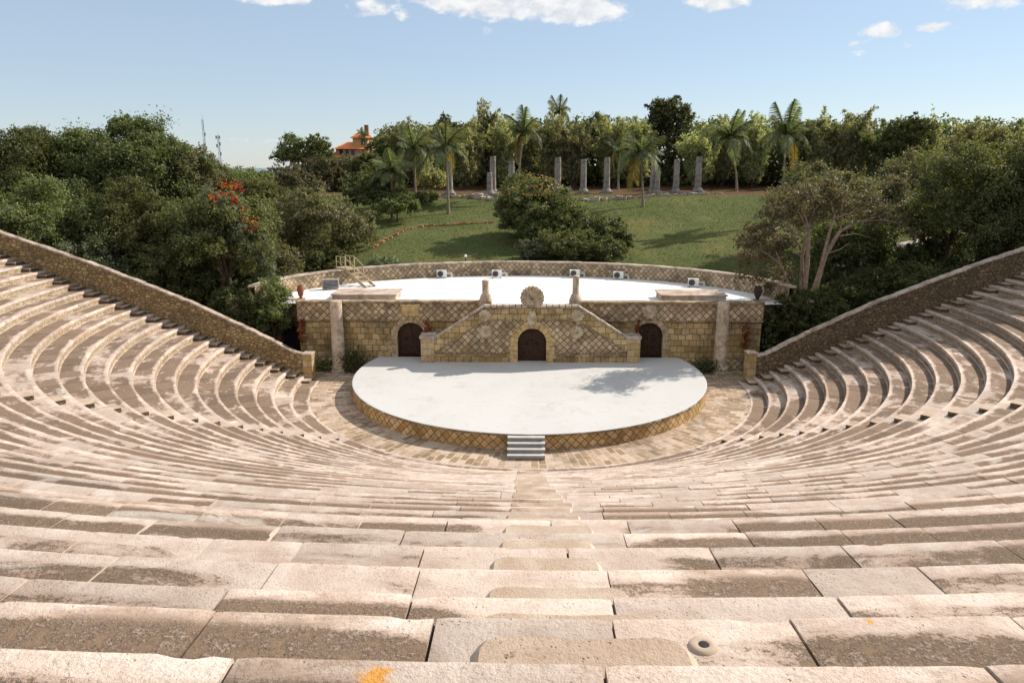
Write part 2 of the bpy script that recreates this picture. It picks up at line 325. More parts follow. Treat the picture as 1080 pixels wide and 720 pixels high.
# ------------------------------------------------------------------ mesh builder
class MB:
    def __init__(s): s.v = []; s.f = []; s.m = []; s.uv = {}; s.sm = set()
    def face(s, pts, mat=0, uv=None, smooth=False):
        b = len(s.v); s.v += [tuple(p) for p in pts]; i = len(s.f)
        s.f.append(tuple(range(b, b+len(pts)))); s.m.append(mat)
        if uv: s.uv[i] = uv
        if smooth: s.sm.add(i)
    def grid(s, rows, mat=0, uvs=None, smooth=False, closed=False):
        """rows: list of lists of points, shared vertices"""
        b = len(s.v); n = len(rows[0])
        for r in rows: s.v += [tuple(p) for p in r]
        for j in range(len(rows)-1):
            for k in range(n-(0 if closed else 1)):
                k2 = (k+1) % n; i = len(s.f)
                s.f.append((b+j*n+k, b+j*n+k2, b+(j+1)*n+k2, b+(j+1)*n+k)); s.m.append(mat)
                if uvs: s.uv[i] = [uvs[j][k], uvs[j][k2], uvs[j+1][k2], uvs[j+1][k]]
                if smooth: s.sm.add(i)
    def box(s, a, b, mat=0, rot=0, piv=None, jit=0):
        x0, y0, z0 = a; x1, y1, z1 = b
        p = [Vector(q) for q in ((x0,y0,z0),(x1,y0,z0),(x1,y1,z0),(x0,y1,z0),(x0,y0,z1),(x1,y0,z1),(x1,y1,z1),(x0,y1,z1))]
        if jit: p = [q+Vector((random.uniform(-jit,jit), random.uniform(-jit,jit), random.uniform(-jit,jit))) for q in p]
        if rot:
            c = Vector(piv) if piv else Vector(((x0+x1)/2, (y0+y1)/2, 0)); cs, sn = math.cos(rot), math.sin(rot)
            p = [Vector((c.x+(q.x-c.x)*cs-(q.y-c.y)*sn, c.y+(q.x-c.x)*sn+(q.y-c.y)*cs, q.z)) for q in p]
        b0 = len(s.v); s.v += [tuple(q) for q in p]
        for f in ((0,3,2,1),(4,5,6,7),(0,1,5,4),(1,2,6,5),(2,3,7,6),(3,0,4,7)):
            s.f.append(tuple(b0+k for k in f)); s.m.append(mat)
    def prism(s, outl, y0, y1, mat=0, cap=True):
        """outline in (x,z), extruded along y from y0 (front) to y1"""
        n = len(outl)
        s.face([(x, y0, z) for x, z in outl], mat)
        if cap: s.face([(x, y1, z) for x, z in reversed(outl)], mat)
        for k in range(n):
            (xa, za), (xb, zb) = outl[k], outl[(k+1) % n]
            s.face([(xb, y0, zb), (xa, y0, za), (xa, y1, za), (xb, y1, zb)], mat)
    def vprism(s, outl, z0, z1, mat=0, bev=0):
        """outline in (x,y) counter-clockwise, extruded up, optional bevelled top edge"""
        n = len(outl); cx = sum(p[0] for p in outl)/n; cy = sum(p[1] for p in outl)/n
        rows = [[(x, y, z0) for x, y in outl], [(x, y, z1-bev) for x, y in outl]]
        if bev:
            top = []
            for x, y in outl:
                d = math.hypot(x-cx, y-cy) or 1; k = 1-bev/d
                top.append((cx+(x-cx)*k, cy+(y-cy)*k, z1))
            rows.append(top)
        s.grid(rows, mat, closed=True); s.face(rows[-1], mat)
    def lathe(s, prof, c=(0,0,0), n=16, mat=0, smooth=True, wob=0):
        rows = []
        for r, z in prof:
            rows.append([(c[0]+r*math.cos(2*PI*k/n)*(1+wob*math.sin(3.1*k+z*5)), c[1]+r*math.sin(2*PI*k/n)*(1+wob*math.cos(2.3*k+z*4)), c[2]+z) for k in range(n)])
        s.grid(rows, mat, smooth=smooth, closed=True)
        if prof[-1][0] > .001: s.face(rows[-1], mat)
    def tube(s, pts, rads, n=7, mat=0, cap=True):
        pts = [Vector(p) for p in pts]; rows = []
        for i, p in enumerate(pts):
            d = (pts[min(i+1, len(pts)-1)]-pts[max(i-1, 0)]).normalized()
            u = d.cross(Vector((.31, .95, .1)));
            if u.length < .01: u = d.cross(Vector((1, 0, 0)))
            u.normalize(); w = d.cross(u)
            r = rads[i] if isinstance(rads, (list, tuple)) else rads
            rows.append([p+u*(r*math.cos(2*PI*k/n))+w*(r*math.sin(2*PI*k/n)) for k in range(n)])
        s.grid(rows, mat, smooth=True, closed=True)
        if cap: s.face(rows[-1], mat); s.face(list(reversed(rows[0])), mat)
    def build(s, name, mats, parent=None, origin=None):
        root = parent
        while root is not None and root.parent is not None: root = root.parent
        L = Vector(origin) if origin is not None else (root.location.copy() if root is not None else Vector((0,0,0)))
        me = bpy.data.meshes.new(name)
        V = np.array(s.v, float)
        me.from_pydata((V-np.array(L)).tolist(), [], s.f)
        if not isinstance(mats, (list, tuple)): mats = [mats]
        for m in mats: me.materials.append(m)
        me.polygons.foreach_set('material_index', s.m)
        if s.sm: me.polygons.foreach_set('use_smooth', [i in s.sm for i in range(len(s.f))])
        uvl = me.uv_layers.new(name='UVMap'); uv = np.zeros((len(me.loops), 2)); k = 0
        for i, f in enumerate(s.f):
            if i in s.uv:
                for q in s.uv[i]: uv[k] = q; k += 1
            else:
                P = V[list(f)]; nrm = np.cross(P[1]-P[0], P[2]-P[0]) if len(f) > 2 else (0,0,1)
                if len(f) > 4: nrm = np.cross(P[1]-P[0], P[len(f)//2]-P[0])
                a = np.abs(nrm)
                if a[2] >= a[0] and a[2] >= a[1]: ix = (0, 1)
                elif a[1] >= a[0]: ix = (0, 2)
                else: ix = (1, 2)
                for q in P: uv[k] = (q[ix[0]], q[ix[1]]); k += 1
        uvl.data.foreach_set('uv', uv.ravel())
        me.update()
        o = bpy.data.objects.new(name, me); C.objects.link(o)
        if parent is not None: o.parent = parent
        else: o.location = L
        return o

def quads_mesh(name, V, mats, parent=None, mi=None, loc=None):
    """V (n,4,3) leaf quads -> one mesh"""
    n = len(V); me = bpy.data.meshes.new(name)
    me.vertices.add(n*4); me.vertices.foreach_set('co', V.reshape(-1).astype(np.float32))
    me.loops.add(n*4); me.loops.foreach_set('vertex_index', np.arange(n*4, dtype=np.int32))
    me.polygons.add(n); me.polygons.foreach_set('loop_start', np.arange(0, n*4, 4, dtype=np.int32)); me.polygons.foreach_set('loop_total', np.full(n, 4, np.int32))
    for m in (mats if isinstance(mats, (list, tuple)) else [mats]): me.materials.append(m)
    if mi is not None: me.polygons.foreach_set('material_index', mi.astype(np.int32))
    me.update(); me.validate()
    o = bpy.data.objects.new(name, me); C.objects.link(o)
    if parent is not None: o.parent = parent
    elif loc is not None: o.location = loc
    return o

def thing(name, label, cat, loc=(0,0,0), group=None, rotz=0):
    o = bpy.data.objects.new(name, None); C.objects.link(o); o.empty_display_size = .3
    o.location = loc; o.rotation_euler = (0, 0, rotz); o['label'] = label; o['category'] = cat
    if group: o['group'] = group
    return o
def tag(o, label, cat, group=None):
    o['label'] = label; o['category'] = cat
    if group: o['group'] = group
    return o
def structure(o, kind='structure'): o['kind'] = kind; return o

# ------------------------------------------------------------------ ground sheet, sea
def axis(lo, hi, step, far):
    a = list(np.arange(lo, hi+.01, step)); k = step
    x = a[-1]
    while x < far: k *= 1.35; x += k; a.append(x)
    k = step; x = a[0]; pre = []
    while x > -far: k *= 1.35; x -= k; pre.append(x)
    return pre[::-1]+a
def soil(x, y):
    s = sm(50, 54, y)
    if x < -22 and y < 40: s = max(s, .8)
    if x > 24 and y < 12: s = max(s, .75)
    if y > 17:
        for (sx, sy, sr) in SOIL:
            s = max(s, 1-sm(sr*.5, sr, math.hypot(x-sx, y-sy)))
    return s
SOIL = []
for px, py, r in ((548, 256, 1.6), (795, 270, 2.6), (742, 231, 1.2), (400, 262, 1.2), (425, 246, 1.1), (450, 238, 1.1), (480, 236, 1.0), (510, 235, .9)):
    q = gpix(px, py); SOIL.append((q.x, q.y, r))
xs = axis(-84, 84, 1.5, 620); ys = axis(-60, 100, 1.5, 620)
mb = MB(); mb.grid([[(x, y, ground(x, y)) for x in xs] for y in ys], 0, smooth=True)
g = structure(mb.build('ground', M['ground']))
at_ = g.data.attributes.new('soil', 'FLOAT', 'POINT')
at_.data.foreach_set('value', [soil(x, y) for y in ys for x in xs])
mb = MB(); mb.vprism([(9000*math.cos(2*PI*k/64), 9000*math.sin(2*PI*k/64)) for k in range(64)], -13.4, -13)
structure(mb.build('sea', M['water']))

rg = np.random.default_rng(3); gx = rg.uniform(-24, 46, 30000); gy = rg.uniform(18, 53, 30000)
cc = np.array([(x, y, ground(x, y)+.03) for x, y in zip(gx, gy) if soil(x, y) < .35 and not (x > 30 and y < 24)])
def tufts(c, rng):
    n = len(c); a = rng.uniform(0, 2*PI, n); h = rng.uniform(.03, .09, n)[:, None]; w = rng.uniform(.03, .09, n)[:, None]
    d = np.stack([np.cos(a), np.sin(a), np.zeros(n)], 1); up = np.stack([rng.normal(size=n)*.5, rng.normal(size=n)*.5, np.ones(n)], 1)
    return np.stack([c-d*w, c+d*w, c+d*w*.4+up*h, c-d*w*.4+up*h], 1)
M['grass'] = leaf_mat('grass_blade', (.08, .105, .034), (.13, .138, .053), .25)
o = quads_mesh('grass', tufts(cc, rg), M['grass']); structure(o, 'stuff'); o['label'] = 'short mown grass tufts on the sloping lawn'
# ------------------------------------------------------------------ seating
def P(R, a, z): return (R*math.sin(a), -R*math.cos(a), z)
NROW = 34
ZOFF = {24: .09, 25: .05, 26: .03, 29: .12, 30: .22, 31: .12, 32: .05}
def rowz(i): return .035 if i == 0 else Z0+RISE*i+ZOFF.get(i, 0)
seat = thing('seating_terrace', 'curved bank of weathered cream stone seating tiers facing the white stage', 'seating')
def seat_row(i):
    mb = MB(); Ra = R0+i; z = rowz(i); zp = rowz(i-1) if i else -.2
    Rb = Ra+1.06; a = -AW+.0
    rnd = random.Random(100+i)
    near = i >= 23
    while a < AW-.002:
        ln = rnd.uniform(.85, 1.55)
        b = min(AW, a+ln/Ra)
        if AW-b < .5/Ra: b = AW
        am = (a+b)/2
        fine = near and abs(am)*Ra < 13
        gap = rnd.uniform(.005, .013) if am < -.06 else rnd.uniform(.004, .011)
        g = gap/Ra; dz = rnd.uniform(-.006, .006); dr = rnd.uniform(-.010, .010); tl = rnd.uniform(-.008, .012)
        na = max(2, int((b-a)*Ra/(.07 if fine else .45)))
        prof = [(0, -.15), (0, -.028), (.004, -.007), (.014, -.001), (.04, 0)]
        if fine: prof += [(.04+1.02*k/11, 0) for k in range(1, 12)]
        else: prof += [(.5, 0), (1.06, 0)]
        rows = []
        for (pr, pz) in prof:
            row = []
            for k in range(na+1):
                an = a+g+(b-a-2*g)*k/na; R = Ra+pr+(dr if pr < .5 else 0); zz = z+pz+dz+tl*(pr)
                if fine:
                    q = (R*math.sin(an)*1.0, R*math.cos(an), i*3.1)
                    n1 = mnoise.noise((q[0]*2.1, q[1]*2.1, i)); n2 = mnoise.noise((q[0]*8, q[1]*8, i*2)); n3 = mnoise.noise((q[0]*19, q[1]*19, i))
                    zz += .005*n1+.004*n2+.0035*n3
                    if pr < .03:
                        R += .008*n1+.010*n2+.006*n3
                        chip = max(0, mnoise.noise((q[0]*4.3+7, q[1]*4.3, i))-.36)
                        R += .05*chip; zz -= .05*chip
                    # rounded slab ends
                    e = min(k, na-k)*(b-a)*Ra/na
                    if e < .02: zz -= .007
                row.append(P(R, an, zz))
            rows.append(row)
        mb.grid([r_[::-1] for r_ in rows], 0, smooth=fine)
        for k in (0, na):       # slab sides
            side = [r_[k] for r_ in rows[1:]]
            low = [(x, y, zz-.10) for x, y, zz in side]
            mb.grid([side, low] if k == 0 else [low, side], 0)
        a = b
    # mortar bed under the slabs, rough riser face below the nosing
    n = int(2*AW*Ra/.8)
    ang = [-AW+2*AW*k/n for k in range(n+1)]
    for mi_, tt, bed in ((2, [t for t in ang if t < -.06]+[-.06], -.012), (3, [-.06]+[t for t in ang if t > -.06], -.05)):
        mb.grid([[P(Rb, t, z+bed) for t in tt], [P(Ra+.02, t, z+bed) for t in tt], [P(Ra+.02, t, z-.14) for t in tt]], mi_)
    rr = [.01*mnoise.noise((t*Ra*1.5, i*9.1, 0)) for t in ang]
    top = [P(Ra+.035+q, t, z-.135) for t, q in zip(ang, rr)]; bot = [P(Ra+.03+q, t, zp-.05) for t, q in zip(ang, rr)]
    ua = [[(t*Ra, z-.135+i*.7) for t in ang], [(t*Ra, zp-.05+i*.7) for t in ang]]
    mb.grid([top, bot], 1, ua)
    o = mb.build('seat_row', [M['tread'], M['riser'], M['joint'], M['joint_dark']], seat)
    # half-height step blocks of the five stairs
    zn = rowz(i+1) if i+1 < NROW else z+RISE
    for a0, w, off in ((0, 1.0, -.15 if i > 24 else -.08), (AA, .9, 0), (-AA, .9, 0), (AW, .85, -.50), (-AW, .85, .50)):
        if abs(a0) == AW and i < 0: continue
        w2 = w*rnd.uniform(.93, 1.08); off2 = off+rnd.uniform(-.04, .04)
        f0, f1 = .47+rnd.uniform(-.04, .04), 1.05
        c = .10 if i > 22 else .012
        pts = []
        for (s_, r_) in ((-w2/2, f1), (-w2/2, f0+c), (-w2/2+c*.3, f0+c*.3), (-w2/2+c, f0), (0, f0-.01), (w2/2-c, f0), (w2/2-c*.3, f0+c*.3), (w2/2, f0+c), (w2/2, f1)):
            an = a0+(s_+off2)/(Ra+r_)
            p = P(Ra+r_, an, 0); pts.append((p[0], p[1]))
        b = MB(); b.vprism(pts, z-.03, z+(zn-z)*(rnd.uniform(.36, .44) if a0 == 0 and i > 25 else rnd.uniform(.46, .56)), 0, .04 if (a0 == 0 and i > 20) else .018)
        nf = len(pts)
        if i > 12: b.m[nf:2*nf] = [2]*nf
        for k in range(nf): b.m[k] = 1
        if a0 == 0:     # smear of pale mortar round the foot
            cxm = sum(p[0] for p in pts)/nf; cym = sum(p[1] for p in pts)/nf
            b.vprism([(cxm+(p[0]-cxm)*1.09, cym+(p[1]-cym)*1.16) for p in pts], z-.03, z+.02, 2, .012)
        b.build('step_block', [M['block'], M['block_side'], M['joint']], o)
    return o
rows_ = [seat_row(i) for i in range(NROW)]
# round drain hole ringed with pale mortar in the second tier from the front of the picture
q = atz(742, 679, rowz(29)+.012)
b = MB(); b.lathe([(.070, -.012), (.062, .001), (.03, .002), (.025, -.001), (.022, -.02), (0, -.02)], (q.x, q.y, rowz(29)+.012), 18, 0); 
b.build('drain_ring', M['joint'], rows_[29])
b = MB(); b.lathe([(.0235, 0), (0, .0005)], (q.x, q.y, rowz(29)+.0125), 14, 0); b.build('drain_hole', M['dark'], rows_[29])

# side walls ---------------------------------------------------------------
def side_wall(sg, label):
    prof = [(14.95, 1.74), (15.5, 1.86), (18.5, 3.4), (22.4, 5.2), (28, 7.4), (34.7, 9.7), (47.9, 14.6)]
    def top(R):
        for (a, za), (b_, zb) in zip(prof, prof[1:]):
            if R <= b_: return za+(zb-za)*(R-a)/(b_-a)
        return prof[-1][1]
    u = Vector((sg*math.sin(AW), -math.cos(AW), 0)); n = Vector((-sg*math.cos(AW)*-1*0, 0, 0)); n = Vector((u.y*-sg, u.x*sg, 0))
    if n.y < 0: n = -n
    t = thing('side_wall', label, 'wall', tuple(u*14.6))
    T = .42; PH = 1.72 if sg < 0 else 1.9
    b = MB(); Rs = [14.95+.75*k for k in range(44)]
    def q(R, s, z): p = u*R+n*s; return (p.x, p.y, z)
    wob = [.03*mnoise.noise((R*1.3, sg, 0)) for R in Rs]
    f = [[q(R, w, top(R)-.12) for R, w in zip(Rs, wob)], [q(R, 0, -.2+max(0, .4*(R-16))) for R in Rs]]
    uv = [[(R, top(R)) for R in Rs], [(R, -.2+max(0, .4*(R-16))) for R in Rs]]
    b.grid(f if sg > 0 else [r_[::-1] for r_ in f], 0, uv if sg > 0 else [r_[::-1] for r_ in uv])
    k_ = [[q(R, T, top(R)-.12) for R in Rs], [q(R, T, -1) for R in Rs]]
    b.grid(k_, 0); b.grid([[q(R, 0, top(R)-.12) for R in Rs], [q(R, T, top(R)-.12) for R in Rs]], 0)
    b.build('wall_face', M['wall_rubble' if sg < 0 else 'wall_rubble_shaded'], t)
    c = MB(); R = 14.97
    while R < 47.6:
        L = random.uniform(.35, .85); R2 = min(R+L, 47.7); za, zb = top(R)+random.uniform(-.03, .03), top(R2-.02)+random.uniform(-.03, .03)
        ov = .05+random.uniform(-.02, .03)
        P8 = [q(R, -ov, za-.11), q(R2-.02, -ov, zb-.11), q(R2-.02, T+.05, zb-.11), q(R, T+.05, za-.11),
              q(R, -ov+.02, za), q(R2-.02, -ov+.02, zb), q(R2-.02, T+.03, zb), q(R, T+.03, za)]
        for f_ in ((0,3,2,1),(4,5,6,7),(0,1,5,4),(1,2,6,5),(2,3,7,6),(3,0,4,7)):
            c.face([P8[k] for k in f_], 0)
        R = R2
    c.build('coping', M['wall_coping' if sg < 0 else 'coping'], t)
    p = MB()
    o4 = [q(14.4, -.10, 0), q(15.0, -.10, 0), q(15.0, .56, 0), q(14.4, .56, 0)]
    o2 = [(a[0], a[1]) for a in o4]
    if sg < 0: o2 = o2[::-1]
    p.vprism(o2, -.1, PH, 0, .0); p.build('end_pier', M['pier'], t)
    p = MB(); o4 = [q(14.36, -.14, 0), q(15.04, -.14, 0), q(15.04, .60, 0), q(14.36, .60, 0)]; o2 = [(a[0], a[1]) for a in o4]
    if sg < 0: o2 = o2[::-1]
    p.vprism(o2, PH, PH+.11, 0, .03); p.build('pier_cap', M['coping'], t)
    return t
side_wall(-1, 'sloping rubble stone wall closing the left end of the seating, golden brown in the sun')
side_wall(1, 'sloping shaded rubble stone wall closing the right end of the seating below the trees')

# orchestra pavement -------------------------------------------------------
mb = MB(); n = 120; rr = [9.5, 11, 12, 13, 14.0, 15.2]
ang = [-rad(118)+rad(236)*k/n for k in range(n+1)]
mb.grid([[P(R, a, 0) for a in ang] for R in rr][::-1], 0, [[(R, a*12.6) for a in ang] for R in rr][::-1])
structure(mb.build('orchestra_pavement', M['paver']))

# ------------------------------------------------------------------ stage
SC = (0, -.4); SR = 11.2; SZ = .86
st = thing('stage', 'round stage with smooth white painted top and golden lattice stone rim', 'stage', (0, -.4, 0))
a0 = math.acos(-(3.55-SC[1])/SR)    # angle from -y where the rim meets the facade
ang = [-a0+2*a0*k/140 for k in range(141)]
def sp(r, a, z): return (SC[0]+r*math.sin(a), SC[1]-r*math.cos(a), z)
b = MB(); ring = [sp(SR, a, SZ) for a in ang]; inn = [sp(SR-.04, a, SZ+.012) for a in ang]
b.grid([[sp(SR-.0, a, SZ-.10) for a in ang], ring, inn], 0); b.face(inn, 0)
b.build('stage_top', M['stage'], st)
b = MB(); zz = [SZ-.10, -.05]
b.grid([[sp(SR-.03, a, z) for a in ang] for z in zz][::-1], 0, [[(a*SR, z) for a in ang] for z in zz][::-1]); b.build('stone_rim', M['diamond_gold'], st)
b = MB(); k = 0
a = -a0
while a < a0-.01:
    L = random.uniform(.4, .8)/SR; a2 = min(a0, a+L)
    ov = random.uniform(.0, .03); zt = SZ-.012+random.uniform(-.006, .004)
    r1 = [sp(SR+ov, a+.001, SZ-.115), sp(SR+ov, a2-.001, SZ-.115)]; r2 = [sp(SR+ov, a+.001, zt), sp(SR+ov, a2-.001, zt)]; r3 = [sp(SR-.06, a+.001, zt), sp(SR-.06, a2-.001, zt)]
    b.grid([r1, r2, r3], 0); a = a2
b.build('rim_edge', M['cornice'], st)
q0 = atz(555, 484, 0)
ss = thing('stage_steps', 'small grey metal steps of four treads leading up to the stage front', 'steps', (q0.x, -12.2, 0))
xc = q0.x; W = .93
for k in range(4):
    z = .80-.19*k; y1 = -11.56-.31*k
    b = MB(); b.box((xc-W, y1-.33, z-.05), (xc+W, y1, z), 0); b.build('tread', M['steel'], ss)
    b = MB(); b.box((xc-W+.02, y1-.30, max(.0, z-.19)), (xc+W-.02, y1-.26, z-.05), 0); b.build('riser', M['steel_dark'], ss)
for s_ in (-1, 1):
    b = MB(); x = xc+s_*(W-.02)
    b.face([(x, -11.55, 0), (x, -12.75, 0), (x, -12.75, .18), (x, -11.6, .75), (x, -11.55, .75)]); b.build('side_plate', M['steel_dark'], ss)

# ------------------------------------------------------------------ stage building
FY = 3.6
bld = thing('stage_building', 'long golden stone stage house with three arched doors and central double stair', 'building', (0, FY, 0))
def arch(xc, w, z0, zt, n=14):
    r = w/2; zs = zt-r
    return [(xc-r, z0)]+[(xc-r*math.cos(PI*k/n), zs+r*math.sin(PI*k/n)) for k in range(n+1)]+[(xc+r, z0)]
def wall_with_doors(mb, x0, x1, z0, z1, y, doors, mat=0, depth=.4):
    x = x0
    for (xc, w, dz0, dzt) in doors:
        A = arch(xc, w, dz0, dzt)
        mb.face([(x, y, z0), (A[0][0], y, z0), (A[0][0], y, z1), (x, y, z1)], mat)
        if dz0 > z0: mb.face([(A[0][0], y, z0), (A[-1][0], y, z0), (A[-1][0], y, dz0), (A[0][0], y, dz0)], mat)
        for p, q in zip(A[1:-1], A[2:-1]):
            mb.face([(p[0], y, p[1]), (q[0], y, q[1]), (q[0], y, z1), (p[0], y, z1)], mat)
        for p, q in zip(A, A[1:]):
            mb.face([(p[0], y, p[1]), (p[0], y+depth, p[1]), (q[0], y+depth, q[1]), (q[0], y, q[1])], mat)
        x = A[-1][0]
    mb.face([(x, y, z0), (x1, y, z0), (x1, y, z1), (x, y, z1)], mat)
def door(xc, w, z0, zt, y):
    d = MB(); n = 8; A = arch(xc, w+.06, z0, zt+.03)
    for sgn in (-1, 1):
        half = [p for p in A if (p[0]-xc)*sgn >= -1e-6]
        pts = half+[(xc, z0)] if sgn < 0 else [(xc, z0)]+half
        if sgn < 0: pts = half+[(xc, z0)]
        pts = [(px+sgn*.008 if abs(px-xc) < 1e-5 else px, pz) for px, pz in pts]
        d.face([(px, y, pz) for px, pz in reversed(pts)], 0)
        for k in range(4):      # rails
            z = z0+.12+k*(zt-z0-.55)/3
            xa, xb = (xc+sgn*.05, xc+sgn*(w/2-.06)); xa, xb = min(xa, xb), max(xa, xb)
            d.box((xa, y-.035, z), (xb, y, z+.13), 0)
        for xx in (.06, w/4, w/2-.09):
            xa = xc+sgn*xx; d.box((xa-.05, y-.03, z0+.05), (xa+.05, y-.001, zt-w/2+.02), 0)
    o = d.build('door', M['wood'], bld)
    for sgn in (-1, 1):
        rg = MB(); pts = [(xc+sgn*.38+.11*math.cos(2*PI*k/14), y-.055, z0+1.25+.11*math.sin(2*PI*k/14)) for k in range(15)]
        rg.tube(pts, .018, 5); rg.build('ring_handle', M['iron'], o)
def surround(xc, w, z0, zt, y, wid, mat, n=11, jambs=5):
    b = MB(); r = w/2; zs = zt-r
    for k in range(n):
        t0, t1 = PI*k/n+.012, PI*(k+1)/n-.012; R1 = r+wid*random.uniform(.9, 1.12)
        pr = random.uniform(.05, .085)
        o = [(xc-r*math.cos(t0), zs+r*math.sin(t0)), (xc-R1*math.cos(t0), zs+R1*math.sin(t0)), (xc-R1*math.cos(t1), zs+R1*math.sin(t1)), (xc-r*math.cos(t1), zs+r*math.sin(t1))]
        b.prism(o[::-1], y-pr, y+.05, 0)
    hz = (zs-z0)/jambs
    for k in range(jambs):
        for sgn in (-1, 1):
            wd = wid*random.uniform(.85, 1.25)+(.15 if k % 2 else 0)
            xa, xb = sorted((xc+sgn*r, xc+sgn*(r+wd)))
            b.box((xa, y-random.uniform(.05, .08), z0+k*hz+.01), (xb, y+.05, z0+(k+1)*hz-.01), 0)
    b.build('arch_surround', mat, bld)
DL = (-8.18, 1.94, .86, 3.32); DR = (8.36, 1.96, .86, 3.36); DC = (.24, 1.94, .86, 3.24)
b = MB(); wall_with_doors(b, -16, 16.1, 0, 3.5, FY, [DL, DR])
b.face([(-16, FY, 0), (-16, FY, 4.7), (-16, 5.3, 4.7), (-16, 5.3, 0)]); b.face([(16.1, FY, 0), (16.1, 5.3, 0), (16.1, 5.3, 4.7), (16.1, FY, 4.7)])
b.build('ashlar_wall', M['ashlar'], bld)
# reticulated frieze, proud of the wall, open between the finials
b = MB()
for xa, xb in ((-16.05, -2.6), (2.85, 16.15)):
    b = MB(); b.box((xa, FY-.09, 3.5), (xb, FY+.5, 4.66), 0); b.build('reticulated_frieze', M['diamond'], bld)
def stones(b, x0, x1, y0, y1, z0, z1, lo=.5, hi=1.1, j=.012):
    x = x0
    while x < x1-.05:
        w = random.uniform(lo, hi); x2 = min(x1, x+w)
        if x1-x2 < .2: x2 = x1
        dz = random.uniform(-j, j); dy = random.uniform(-j, j)
        b.box((x+.006, y0+dy, z0+dz*.3), (x2-.006, y1, z1+dz), 0, jit=j*.5); x = x2
for xa, xb in ((-16.1, -2.75), (3.0, 16.2)):
    b = MB(); stones(b, xa, xb, FY-.16, FY+.54, 4.665, 4.82); b.build('top_coping', M['cornice'], bld)
for xa, xb in ((-16.07, -9.6), (-6.85, -2.7), (9.8, 16.17), (4.6, 6.9)):
    b = MB(); stones(b, xa, xb, FY-.14, FY-.002, 3.43, 3.53); b.build('string_course', M['cornice'], bld)
for xa, xb in ((-15.95, -10.4), (10.5, 16.05)):
    b = MB(); b.box((xa, FY-.12, -.05), (xb, FY-.004, .75), 0); b.build('plinth', M['diamond'], bld)
for D_ in (DL, DR):
    door(*D_, FY+.32); surround(*D_, FY, .42, M['carved_dull'], 9, 5)
# panels over the side doors
b = MB(); b.box((-8.75, FY-.15, 3.82), (-7.6, FY-.093, 4.55), 0); b.box((-8.85, FY-.19, 4.5), (-7.5, FY-.093, 4.62), 0); b.build('carved_panel', M['quoin'], bld)
def rosette(xc, zc, r, y, mat, petals=10, name='rosette', sx=1, dep=.14):
    b = MB(); n = petals*4; rows = []
    for q, h in ((1, 0), (.98, .5), (.86, .8), (.6, .95), (.42, .75), (.25, 1.1), (.04, 1.2)):
        row = []
        for k in range(n):
            t = 2*PI*k/n; m = 1+.09*math.cos(petals*t) if q > .5 else 1
            row.append((xc+r*q*m*math.cos(t)*sx, y-dep*h*(1+.15*math.cos(petals*t)), zc+r*q*m*math.sin(t)))
        rows.append(row)
    b.grid(rows, 0, smooth=True, closed=True); b.face(rows[-1], 0)
    return b.build(name, mat, bld)
rosette(8.36, 4.12, .5, FY-.09, M['carved'])
# engaged columns on moulded bases
for xc, lab in ((-13.2, 0), (13.25, 1)):
    b = MB(); yc = 3.02
    b.lathe([(.62, 0), (.62, .14), (.52, .17), (.60, .28), (.58, .36), (.46, .44), (.45, .5), (.44, 2.55), (.425, 2.62), (.445, 2.66), (.44, 2.72), (.415, 4.1), (.40, 4.88), (.36, 4.93), (0, 4.93)], (xc, yc, 0), 20, 0, True, .012)
    b.build('column', M['column'], bld)
# centre stair block
Y2 = 2.2; TZ = 4.66
body = MB()
wall_with_doors(body, -6.5, 6.75, .8, 1.5, Y2, [], 0)   # low strip closing the foot
body = MB()
# field with arch hole: left and right polygons + spandrel
A = arch(*DC)
zt_ = lambda x: TZ if -2.96 <= x <= 3.33 else (TZ-(abs(x+2.96))*.632 if x < 0 else TZ-(x-3.33)*.632)
xsl = [-6.5, -5.6, -4.7, -3.8, -2.96, -2, A[0][0]]; xsr = [A[-1][0], 2, 3.33, 4.2, 5.1, 5.9, 6.75]
for L_ in (xsl, xsr):
    for p, q in zip(L_, L_[1:]):
        body.face([(p, Y2, .8), (q, Y2, .8), (q, Y2, zt_(q)), (p, Y2, zt_(p))])
for p, q in zip(A[1:-1], A[2:-1]): body.face([(p[0], Y2, p[1]), (q[0], Y2, q[1]), (q[0], Y2, TZ), (p[0], Y2, TZ)])
for p, q in zip(A, A[1:]): body.face([(p[0], Y2, p[1]), (p[0], Y2+.45, p[1]), (q[0], Y2+.45, q[1]), (q[0], Y2, q[1])])
xx = [-6.5, -2.96, 3.33, 6.75]
for p, q in zip(xx, xx[1:]):    # parapet top and inner face
    body.face([(p, Y2, zt_(p)), (q, Y2, zt_(q)), (q, Y2+.34, zt_(q)), (p, Y2+.34, zt_(p))])
    body.face([(q, Y2+.34, zt_(q)), (q, Y2+.34, zt_(q)-1.2), (p, Y2+.34, zt_(p)-1.2), (p, Y2+.34, zt_(p))])
body.face([(-6.5, Y2, .8), (-6.5, Y2, zt_(-6.5)), (-6.5, Y2+.34, zt_(-6.5)), (-6.5, Y2+.34, .8)]); body.face([(6.75, Y2, .8), (6.75, Y2+.34, .8), (6.75, Y2+.34, zt_(6.75)), (6.75, Y2, zt_(6.75))])
body.build('stair_block_front', M['diamond'], bld)
